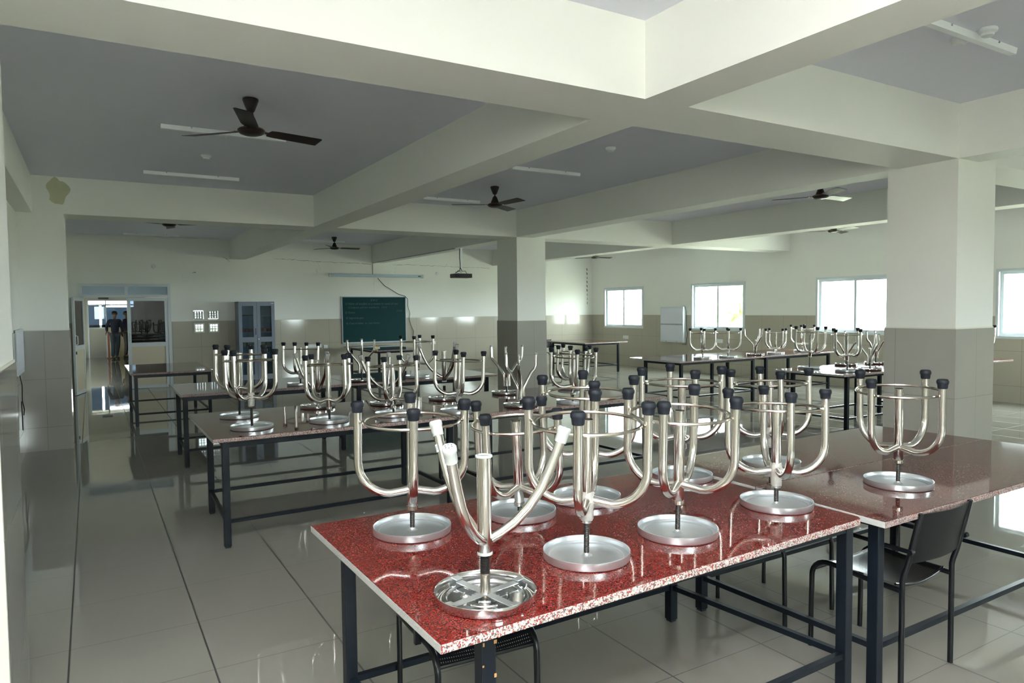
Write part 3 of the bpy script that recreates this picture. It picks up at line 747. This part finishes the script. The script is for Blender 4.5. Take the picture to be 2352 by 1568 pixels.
chair(3.31, 2.875, R(181), 'black metal chair entirely under the brownish table, facing the one with its back outward', 'black metal chairs', top=.755, lean=.05)
chair(1.278, 2.730, R(176), 'black metal chair tucked under the red table, its perforated seat showing below the corner', 'black metal chairs', top=.755, lean=.05)
chair(11.30, 16.95, R(180), 'black chair behind the empty corner table against the tiled back wall', 'black metal chairs')

# ---------------------------------------------------------------- ceiling fans
m = MB(); m.lathe([(0, 0), (.048, 0), (.060, -.006), (.062, -.016), (.050, -.05), (.030, -.10), (.020, -.112), (0, -.112)], 24); CANOPY = m.mesh('canopy', M['fan'])
m = MB(); m.lathe([(0, -.10), (.0095, -.10), (.0095, -.20), (0, -.20)], 12); ROD = m.mesh('downrod', M['fan'])
m = MB(); m.lathe([(0, -.135), (.018, -.135), (.03, -.15), (.055, -.215), (.060, -.232), (.0, -.232)], 24)
m.lathe([(0, -.232), (.070, -.232), (.094, -.240), (.104, -.252), (.104, -.262), (.088, -.278), (.060, -.288), (0, -.292)], 32); MOTOR = m.mesh('motor', M['fan'])
m = MB(); n_ = 32; m.tube([(.1035*cos(2*pi*k/n_), .1035*sin(2*pi*k/n_), -.250) for k in range(n_)], .0018, 6, closed=True); STRIPE = m.mesh('pinstripe', M['gold'])
m = MB(); prof = [(.098, .018), (.135, .022), (.15, .052), (.20, .060), (.40, .064), (.585, .068), (.60, .060)]
vs = []
for r_, hw in prof:
    for s in (-1, 1):
        for dz in (0, .003): vs.append((r_, s*hw + (.010 if r_ > .59 else 0), -.255 + -s*hw*.20*(1 if r_ > .14 else .2) + dz))
fs = []
for i in range(len(prof)-1):
    a = 4*i; b = a+4
    fs += [(a, b, b+2, a+2), (a+1, a+3, b+3, b+1), (a, a+1, b+1, b), (a+2, b+2, b+3, a+3)]
fs += [(0, 2, 3, 1), (len(vs)-4, len(vs)-3, len(vs)-1, len(vs)-2)]
m.add(vs, fs, 0, False)
for q in (-.009, .009):
    for x_ in (.118, .150): m.lathe([(0, -.246), (.005, -.246), (.004, -.2435), (0, -.2435)], 8, 0, T(x_, q, 0))
BLADE = m.mesh('fan_blade', M['fan'])
FANL = ['dark brown ceiling fan in the near aisle bay, one blade pointing at the camera', 'dark brown ceiling fan in the bay above the second-row tables', 'dark brown ceiling fan in the bay before the glazed door',
        'dark brown ceiling fan in the bay before the chalkboard', 'dark brown ceiling fan behind the big near column\'s beam, above the window-side tables', 'dark brown ceiling fan close to the window wall beside the big column', 'dark brown ceiling fan at the far window corner of the hall']
for (x, y, az), lb in zip([(1.15, 5.94, 14), (4.86, 8.55, 36), (1.16, 12.87, 82), (4.88, 16.09, 0), (8.31, 5.94, 0), (12.35, 8.53, 14), (12.4, 16.1, 118)], FANL):
    t = thing('ceiling_fan', (x, y, ZC), lb, 'ceiling fan', 'ceiling fans')
    place('canopy', CANOPY, t); place('downrod', ROD, t); mo = place('motor', MOTOR, t); place('pinstripe', STRIPE, mo)
    for k in range(3): place('blade', BLADE, t, RZ(R(az+120*k)))

# ---------------------------------------------------------------- unlit batten fittings and ceiling roses
FIT = [(.60, 1.70, 7.135, 'unlit white batten light behind the nearest fan, in the aisle bay', 'x'), (.60, 1.68, 9.54, 'unlit white batten light near the far beam of the aisle bay', 'x'),
       (4.35, 5.34, 7.24, 'unlit white batten light between beams above the second-row middle, nearer the camera', 'x'), (4.34, 5.30, 9.815, 'unlit white batten light close behind the fan above the second-row tables', 'x'),
       (4.28, 5.33, 2.375, 'unlit white batten light on the ceiling above the big column corner, beside a smoke detector', 'x'), (.66, 1.74, 17.14, 'unlit white batten light high before the glazed door wall', 'x'), (4.36, 5.40, 16.98, 'unlit white batten light high before the chalkboard wall', 'x')]
for a, b, y, lb, _ in FIT:
    t = thing('batten_light', ((a+b)/2, y, ZC), lb, 'light fitting', 'unlit batten lights'); L = b-a
    m = MB(); m.prism([(-.028, 0), (.028, 0), (.020, -.038), (-.020, -.038)], -L/2, L/2, 0, Matrix(((0, 0, 1, 0), (1, 0, 0, 0), (0, 1, 0, 0), (0, 0, 0, 1)))); m.obj('housing', M['tube'], t)
    for q in (-.27*L, .27*L):
        m = MB(); m.box(q-.006, q+.006, -.031, .031, -.012, 0); m.obj('clip', M['alud'], t)
    m = MB(); m.lathe([(0, 0), (.045, 0), (.045, -.022), (.036, -.034), (0, -.034)], 20, 0, T(0, .075, 0)); m.tube([(0, .075, -.03), (.012, .05, -.05), (.01, .02, -.035)], .003, 6); m.obj('ceiling_rose', M['white'], t)
m = MB(); m.lathe([(0, 0), (.052, 0), (.055, -.012), (.050, -.022), (.036, -.030), (.034, -.044), (.022, -.050), (0, -.051)], 24); DET = m.mesh('smoke_detector', M['white'])
DETS = [(4.80, 2.28, 'white smoke detector beside the batten light near the big column'), (4.78, 5.92, 'white smoke detector on the bare ceiling bay beyond the beam crossing'), (1.13, 8.29, 'small white smoke detector between the two batten lights of the aisle bay'), (9.0, 9.6, 'small smoke detector near the far beam on the window side')]
for x, y, lb in DETS:
    o = place('smoke_detector', DET); o.location = (x, y, ZC); tag(o, lb, 'smoke detector', 'smoke detectors')

# ---------------------------------------------------------------- projector
px, py = 6.52, 12.9
t = thing('projector', (px, py, 2.34), 'black projector hanging from a white pole under the beam', 'projector')
m = MB(); m.box(-.19, .19, -.13, .13, 0, .085); m.obj('body', M['black'], t, bevel=.012)
m = MB(); m.lathe([(0, 0), (.035, 0), (.035, .02), (.028, .02), (.026, .008), (0, .008)], 20, 0, T(.10, .13, .045) @ Matrix.Rotation(R(-90), 4, 'X')); m.obj('lens', M['alud'], t)
m = MB(); m.box(-.07, .07, -.06, .06, .088, .10); m.box(-.012, .012, -.012, .012, .10, .14); m.obj('bracket', M['white'], t)
m = MB(); m.box(-.022, .022, -.022, .022, .14, ZB-2.34-.004); m.box(-.05, .05, -.05, .05, ZB-2.34-.008, ZB-2.34); m.obj('pole', M['tube'], t)
m = MB(); m.tube([(-.04, -.03, .60), (-.045, -.03, .40), (-.035, -.035, .22), (-.06, -.05, .14), (-.12, -.06, .12), (-.15, -.04, .10)], .007, 8); m.tube([(-.04, -.03, .22), (.0, -.06, .13), (.07, -.05, .14), (.12, -.02, .09)], .006, 8); m.tube([(-.03, .0, .13), (-.10, -.08, .15), (-.15, -.09, .10)], .005, 8); m.obj('cable', M['black'], t)
# conduit along the beam to the chalkboard wall
m = MB(); m.tube([(6.385, 12.9, 2.932), (6.385, 17.745, 2.932), (6.385, 17.748, 2.63)], .010, 8); tag(m.obj('cable_conduit', M['conduit']), 'thin grey conduit under the beam from the projector to the screen housing', 'conduit')

# ---------------------------------------------------------------- chalkboard wall
bt = thing('chalkboard', (6.41, YB-.012, .86), 'dark green chalkboard with faint chalk writing on the back wall', 'chalkboard')
m = MB(); m.box(-.86, .86, -.022, -.004, .02, 1.18); m.obj('writing_surface', M['board'], bt)
m = MB(); front_frame(m, -.88, .88, 0, 1.20, .02, -.030, 0); m.obj('board_frame', M['alud'], bt)
m = MB(); m.box(-.88, .88, -.085, -.030, -.012, .0); m.box(-.88, .88, -.088, -.083, -.012, .012); m.obj('chalk_tray', M['alud'], bt)
def text(body, x, z, size, parent, shear=.25):
    cu = bpy.data.curves.new('writing', 'FONT'); cu.body = body; cu.size = size; cu.shear = shear; cu.resolution_u = 2
    o = bpy.data.objects.new('tmp', cu); COL.objects.link(o)
    bpy.context.view_layer.update()
    me = bpy.data.meshes.new_from_object(o.evaluated_get(bpy.context.evaluated_depsgraph_get()))
    bpy.data.objects.remove(o); me.materials.clear(); me.materials.append(M['chalk'])
    return place('chalk_writing', me, parent, T(x, -.0235, z) @ Matrix.Rotation(R(90), 4, 'X'))
text('E M C', -.11, 1.075, .075, bt)
text('1) Note of studies as a means in need of our', -.80, .985, .080, bt)
text('(Compute and our members)   1.5 m', -.72, .895, .070, bt)
text('2) Grams', -.80, .765, .070, bt); text('3-5-25', .60, .80, .062, bt)
text('3) Segments gain', -.78, .625, .070, bt)
text('4) Cost of debar  in  cost frame', -.78, .485, .070, bt)
t = thing('projector_screen', (6.505, YB-.06, 2.60), 'rolled-up pale blue projector screen housing above the chalkboard', 'projector screen')
m = MB(); m.tube([(-1.26, 0, 0), (1.26, 0, 0)], .042, 8); m.obj('housing', M['screen'], t)
m = MB()
for s in (-1, 1): m.tube([(s*1.26, 0, 0), (s*1.29, 0, 0)], .05, 8)
m.obj('end_cap', M['white'], t); MB().box(1.12, 1.2, -.046, -.042, -.01, .012).obj('maker_plate', M['black'], t)
m = MB(); m.box(-1.2, 1.2, -.012, .0, -.058, -.040); m.obj('screen_edge', M['white'], t)
yc = YB-.035
m = MB(); m.tube([(6.50, yc, 2.56), (6.56, yc, 2.48), (6.70, yc, 2.34), (6.88, yc, 2.24), (7.08, yc, 2.12), (7.25, yc-.03, 2.07), (7.33, yc-.02, 2.0), (7.34, yc, 1.80), (7.40, yc, 1.60), (7.38, yc, 1.45), (7.42, yc, 1.30), (7.50, yc, 1.12), (7.48, yc, .98), (7.60, yc, .84)], .008, 8)
tag(m.obj('cable', M['black']), 'black cable drooping from the screen housing round the chalkboard edge', 'cable')
m = MB(); m.tube([(6.41, yc+.02, 2.55), (6.42, yc+.02, 2.30)], .003, 6); tag(m.obj('pull_cord', M['white']), 'thin white pull cord below the screen housing', 'cord')
t = thing('board_duster', (5.78, 15.9, ZT), 'small yellow and white board duster on the teacher table', 'duster')
MB().box(-.07, .07, -.03, .03, 0, .02).obj('felt', M['white'], t); MB().box(-.065, .03, -.028, .028, .02, .05).obj('handle', M['yellow'], t, bevel=.006)

# switch plates and small wall boxes
def plate(x, y, z, w, h, label, cat, n=1, axis='y', m_='white'):
    rz = 0 if axis == 'y' else R(-90)
    t = thing('switch_plate' if cat == 'switch' else 'socket_plate', (x, y, z), label, cat, 'white electrical plates', rz)
    # local -y faces the room
    MB().box(-w/2, w/2, -.014, 0, -h/2, h/2).obj('plate', M[m_], t, bevel=.003)
    m = MB()
    for k in range(n):
        u = -w/2+w*(k+.5)/n; m.box(u-.010, u+.010, -.019, -.0135, -.018, .018)
    m.obj('rocker', M['tube'], t)
    return t
yt = YB-.012; xt = XR-.012
plate(4.81, yt, .815, .36, .085, 'long white switch plate on the tiles between cabinet and chalkboard', 'switch', 6)
plate(5.10, yt, .79, .10, .085, 'small square white switch plate next to the long one by the chalkboard', 'switch', 2)
plate(8.08, yt, .79, .14, .085, 'white socket plate on the tiles just past the chalkboard cable', 'socket', 2)
plate(xt, 16.1, .83, .24, .10, 'white plate low on the window wall under the corner window', 'socket', 3, 'x')
plate(xt, 12.5, .84, .24, .10, 'white plate low on the window wall under the second window', 'socket', 3, 'x')
plate(xt, 8.85, .85, .24, .10, 'white plate low on the window wall under the wide window by the big column', 'socket', 3, 'x')
for x, z, lb in ((1.26, 2.74, 'small round white junction box above the glazed door'), (4.95, 2.71, 'small round white junction box beneath the wall crack'), (8.23, 2.69, 'small round white junction box beside the projector')):
    m = MB(); m.lathe([(0, 0), (.045, 0), (.045, .02), (.036, .026), (0, .026)], 16, 0, Matrix.Rotation(R(90), 4, 'X')); o = m.obj('junction_box', M['white']); o.location = (x, YB, z); tag(o, lb, 'junction box', 'wall junction boxes')

# glass-fronted steel cabinet
ct = thing('steel_cabinet', (3.36, 17.52, 0), 'grey-blue steel cabinet with four glass panes in two doors', 'cabinet')
w, d, h = .82, .42, 1.93; x0, x1 = -w/2, w/2
m = MB(); m.box(x0, x0+.02, -d/2, d/2, .05, h); m.box(x1-.02, x1, -d/2, d/2, .05, h); m.box(x0, x1, -d/2, d/2, h-.02, h); m.box(x0, x1, -d/2, d/2, .05, .09); m.box(x0+.02, x1-.02, d/2-.015, d/2, .09, h-.02)
m.box(x0+.03, x0+.08, -d/2+.02, -d/2+.07, 0, .05); m.box(x1-.08, x1-.03, -d/2+.02, -d/2+.07, 0, .05); m.box(x0+.03, x0+.08, d/2-.07, d/2-.02, 0, .05); m.box(x1-.08, x1-.03, d/2-.07, d/2-.02, 0, .05)
m.obj('body', M['cab'], ct)
for z in (.50, .86, 1.20, 1.58): MB().box(x0+.021, x1-.021, -d/2+.03, d/2-.016, z, z+.015).obj('shelf', M['cab'], ct)
for s in (-1, 1):
    a, b = (x0+.004, -.003) if s < 0 else (.003, x1-.004)
    m = MB(); y0, y1 = -d/2-.018, -d/2-.001
    m.box(a, a+.075, y0, y1, .10, h-.012); m.box(b-.075, b, y0, y1, .10, h-.012)
    for u, v in ((.10, .22), (.98, 1.10), (h-.10, h-.012)): m.box(a+.075, b-.075, y0, y1, u, v)
    dr = m.obj('cabinet_door', M['cab'], ct)
    for u, v in ((.22, .98), (1.10, h-.10)): MB().box(a+.075, b-.075, y0+.006, y0+.010, u, v).obj('glass_pane', M['cglass'], dr)
    if s < 0:
        m = MB(); m.tube([(b-.03, y0, 1.16), (b-.03, y0-.03, 1.17), (b-.03, y0-.03, 1.29), (b-.03, y0, 1.30)], .007, 8); m.obj('door_handle', M['black'], dr)
    else:
        m = MB(); m.lathe([(0, 0), (.014, 0), (.014, .008), (0, .008)], 14, 0, T(a+.03, y0, 1.05) @ Matrix.Rotation(R(90), 4, 'X')); m.obj('lock', M['white'], dr)
        MB().box(b-.075, b-.02, y0-.002, y0, h-.05, h-.035).obj('name_plate', M['white'], dr)
o = MB().lathe([(0, 0), (.12, 0), (.145, .012), (.15, .02), (.148, .022), (.12, .008), (0, .008)], 28).obj('brass_plate', M['gold']); o.location = (3.16, 17.46, 1.60); o.rotation_euler = (0, 0, 0); tag(o, 'shallow brass plate on the cabinet\'s top shelf', 'plate')
random.seed(11)
def cabinet_item(x, z, w, h, mat_, label, name, cat, grp):
    o = MB().box(-w/2, w/2, -.09, .09, 0, h).obj(name, M[mat_], bevel=.004); o.location = (x, 17.50, z); o.rotation_euler = (0, 0, random.uniform(-.1, .1)); tag(o, label, cat, grp)
for k, (x, w_, h_) in enumerate([(3.06, .07, .10), (3.15, .07, .08), (3.25, .07, .07), (3.46, .08, .08), (3.56, .08, .09), (3.66, .08, .07)]):
    cabinet_item(x, 1.216, w_, h_, 'brown', 'small reddish-brown box on the cabinet shelf just below eye level', 'wooden_box', 'box', 'brown boxes on the cabinet shelf')
for k, x in enumerate([3.08, 3.22, 3.50, 3.64]):
    cabinet_item(x, .876, .11, .09, 'paper', 'brown paper bundle on the cabinet\'s middle shelf', 'paper_bundle', 'paper bundle', 'paper bundles in the cabinet')
cabinet_item(3.60, .516, .16, .22, 'blue', 'blue file on the lower shelf of the grey cabinet', 'file_folder', 'folder', None)
cabinet_item(3.12, .516, .14, .05, 'brown', 'low brown box on the lower shelf of the grey cabinet', 'wooden_box', 'box', None)

# light box on the window wall
t = thing('wall_viewing_box', (XR-.012, 14.09, .76), 'white two-panel viewing box hung on the window wall between two windows', 'light box', None, R(-90))
m = MB(); m.box(-.43, .43, -.11, 0, 0, .95); m.obj('housing', M['alu'], t, bevel=.006)
for z in (.05, .50): MB().box(-.40, .40, -.114, -.109, z, z+.41).obj('screen_panel', M['lilac'], t)
m = MB(); m.box(-.43, .43, -.118, -.11, .462, .498)
for q in (-.2, .2): m.box(q-.015, q+.015, -.128, -.118, .47, .49); m.box(q-.015, q+.015, -.12, -.11, .01, .03)
m.obj('clip_rail', M['alud'], t)
m = MB(); m.tube([(.36, -.05, .95), (.44, -.06, .97), (.47, -.02, .80), (.46, -.01, .50), (.49, -.01, .20), (.44, -.01, -.06), (.30, -.01, -.05)], .005, 8); m.obj('cable', M['black'], t)
# box on the aisle-side wall
t = thing('wall_viewing_box', (XL+.012, 10.01, 1.0), 'pale lilac wall box with dangling black cable, between the two aisle-side pillars', 'light box', None, R(90))
m = MB(); m.box(-.42, .42, -.02, 0, 0, .52); m.obj('housing', M['alu'], t, bevel=.006); MB().box(-.39, .39, -.023, -.018, .06, .49).obj('screen_panel', M['lilac'], t)
m = MB(); m.tube([(-.2, -.01, .01), (-.18, -.03, -.12), (-.10, -.02, -.30), (-.02, -.03, -.42), (-.12, -.03, -.47)], .006, 8); m.tube([(-.22, -.02, -.30), (-.17, -.02, -.5), (-.18, -.02, -.64)], .006, 8); m.obj('cable', M['black'], t)

# ---------------------------------------------------------------- two people far beyond the door
def person(x, y, rz, label, shirt, trousers, joints, parts, h=1.0):
    """joints: name->(x,y,z,r); parts: edges; body one skinned surface, clothing as children."""
    t = thing('person', (x, y, 0), label, 'person', 'people beyond the door', rz)
    def skin(name, J, E, m_):
        names = list(J); me = bpy.data.meshes.new(name)
        me.from_pydata([J[n][:3] for n in names], [(names.index(a), names.index(b)) for a, b in E], [])
        o = place(name, me, t); me.materials.append(m_)
        sk = o.modifiers.new('skin', 'SKIN'); sk.use_smooth_shade = True
        for i, n in enumerate(names):
            v = me.skin_vertices[0].data[i]; r_ = J[n][3]; v.radius = r_ if isinstance(r_, tuple) else (r_, r_); v.use_root = (i == 0)
        o.modifiers.new('sub', 'SUBSURF').levels = 1; o.modifiers['sub'].render_levels = 2
        return o
    slim = {n: (*q[:3], tuple(v_*.72 for v_ in (q[3] if isinstance(q[3], tuple) else (q[3],)*2))) if n in ('pelvis', 'belly', 'chest', 'neck0', 'shl', 'ell', 'shr', 'elr', 'hipl', 'knl', 'hipr', 'knr') else q for n, q in joints.items()}
    body = skin('body', slim, parts, M['skin'])
    cloth = lambda names, grow: {n: (*joints[n][:3], tuple(q+grow for q in (joints[n][3] if isinstance(joints[n][3], tuple) else (joints[n][3],)*2))) for n in names}
    up_ = ['pelvis', 'belly', 'chest', 'neck0', 'shl', 'ell', 'wrl', 'shr', 'elr', 'wrr']
    skin('shirt', cloth(up_, .016), [e for e in parts if e[0] in up_ and e[1] in up_], shirt)
    lo = ['pelvis', 'hipl', 'knl', 'anl', 'hipr', 'knr', 'anr']
    skin('trousers', cloth(lo, .020), [e for e in parts if e[0] in lo and e[1] in lo], trousers)
    hd = joints['head']
    m = MB(); m.lathe([(0, -.02), (.075, -.015), (.100, .03), (.096, .085), (.062, .128), (0, .142)], 16, 0, T(hd[0]-.0, hd[1]+.018, hd[2]-.01)); m.obj('hair', M['hair'], t)
    for n_, k in (('anl', 'tol'), ('anr', 'tor')):
        a, b = joints[n_], joints[k]
        m = MB(); m.tube([(a[0], a[1]+.05, .045), (a[0], a[1], .05), ((a[0]+b[0])/2, (a[1]+b[1])/2, .042), (b[0], b[1], .03)], [.036, .045, .045, .03], 10); m.obj('shoe', M['shoe'], t)
    return t
def jt(wx=0, step=.12, armbend=0):
    J = dict(pelvis=(0, 0, .96, (.13, .09)), belly=(0, 0, 1.10, (.125, .085)), chest=(0, -.01, 1.32, (.15, .10)), neck0=(0, 0, 1.48, (.055, .05)), neck=(0, -.01, 1.54, .05), head=(0, -.02, 1.64, (.075, .09)), crown=(0, -.02, 1.73, (.07, .08)),
             shl=(-.18, 0, 1.43, .052), ell=(-.27, .03, 1.18, .040), wrl=(-.25-.06*armbend, -.10, 1.02, .029), pal=(-.27-.10*armbend, -.16, .99, (.036, .018)),
             shr=(.18, 0, 1.43, .052), elr=(.25, .03, 1.17, .040), wrr=(.24, -.08, .97, .029), par=(.24, -.11, .90, (.036, .018)),
             hipl=(-.09, 0, .90, .082), knl=(-.10, -step*.5, .50, .056), anl=(-.10, -step*.2+.03, .09, .038), tol=(-.11, -step*.2-.16, .035, .034),
             hipr=(.09, 0, .90, .082), knr=(.10, step*.2, .50, .056), anr=(.10, step+.05, .09, .038), tor=(.11, step-.13, .035, .034))
    E = [('pelvis', 'belly'), ('belly', 'chest'), ('chest', 'neck0'), ('neck0', 'neck'), ('neck', 'head'), ('head', 'crown'), ('chest', 'shl'), ('shl', 'ell'), ('ell', 'wrl'), ('wrl', 'pal'), ('chest', 'shr'), ('shr', 'elr'), ('elr', 'wrr'), ('wrr', 'par'),
         ('pelvis', 'hipl'), ('hipl', 'knl'), ('knl', 'anl'), ('anl', 'tol'), ('pelvis', 'hipr'), ('hipr', 'knr'), ('knr', 'anr'), ('anr', 'tor')]
    for s, p in (('l', J['pal']), ('r', J['par'])):        # four fingers and a thumb
        for k in range(4):
            n1, n2 = 'f%s%da' % (s, k), 'f%s%db' % (s, k); q = (k-1.5)*.018
            J[n1] = (p[0]+q*.5, p[1]+q, p[2]-.06-.004*(1.5-abs(k-1.5)), .009); J[n2] = (p[0]+q*.5, p[1]+q-.012, p[2]-.095-.006*(1.5-abs(k-1.5)), .008)
            E += [('pa'+s, n1), (n1, n2)]
        J['t'+s] = (p[0], p[1]-.045, p[2]-.03, .010); E.append(('pa'+s, 't'+s))
    return J, E
J, E_ = jt(0, .14, 1)
person(.76, 29.6, R(20), 'person in a navy shirt and jeans striding beyond the open door, one hand out', M['navy'], M['denim'], J, E_)
J, E_ = jt(0, .05, 0)
person(1.16, 30.45, R(70), 'person in dark purple standing close behind the navy-shirted one beyond the door', M['purple'], M['black'], J, E_)

# ---------------------------------------------------------------- outdoors seen through the windows
o = MB().box(-150, 250, -150, 250, -3.6, -3.5).obj('outdoor_ground', M['ground']); struct(o)
def tree(x, y, h, seed, label):
    random.seed(seed); t = thing('tree', (x, y, -3.5), label, 'tree', 'trees beyond the windows')
    m = MB(); m.tube([(0, 0, 0), (.1, 0, h*.3), (0, .1, h*.6)], [.28, .2, .12], 10); m.obj('trunk', M['bark'], t)
    bm = bmesh.new()
    for k in range(16):
        a = random.uniform(0, 2*pi); q = random.uniform(0, h*.30); z = random.uniform(h*.42, h*.92)
        mt = T(q*cos(a), q*sin(a), z) @ Matrix.Diagonal((1, 1, .8, 1))
        g = bmesh.ops.create_icosphere(bm, subdivisions=3, radius=random.uniform(.14, .22)*h, matrix=mt)
        for v in g['verts']: v.co += Vector((random.uniform(-1, 1), random.uniform(-1, 1), random.uniform(-1, 1)))*.16
    me = bpy.data.meshes.new('foliage'); bm.to_mesh(me); bm.free(); me.materials.append(M['leaf']); place('foliage', me, t)
tree(38, 33, 7.6, 1, 'pale green tree seen through the second window from the corner')
tree(42, 22, 6.6, 2, 'low pale tree seen through the wide window beside the big column')
tree(46, 14.5, 7.4, 3, 'pale green tree seen through the window past the big column')
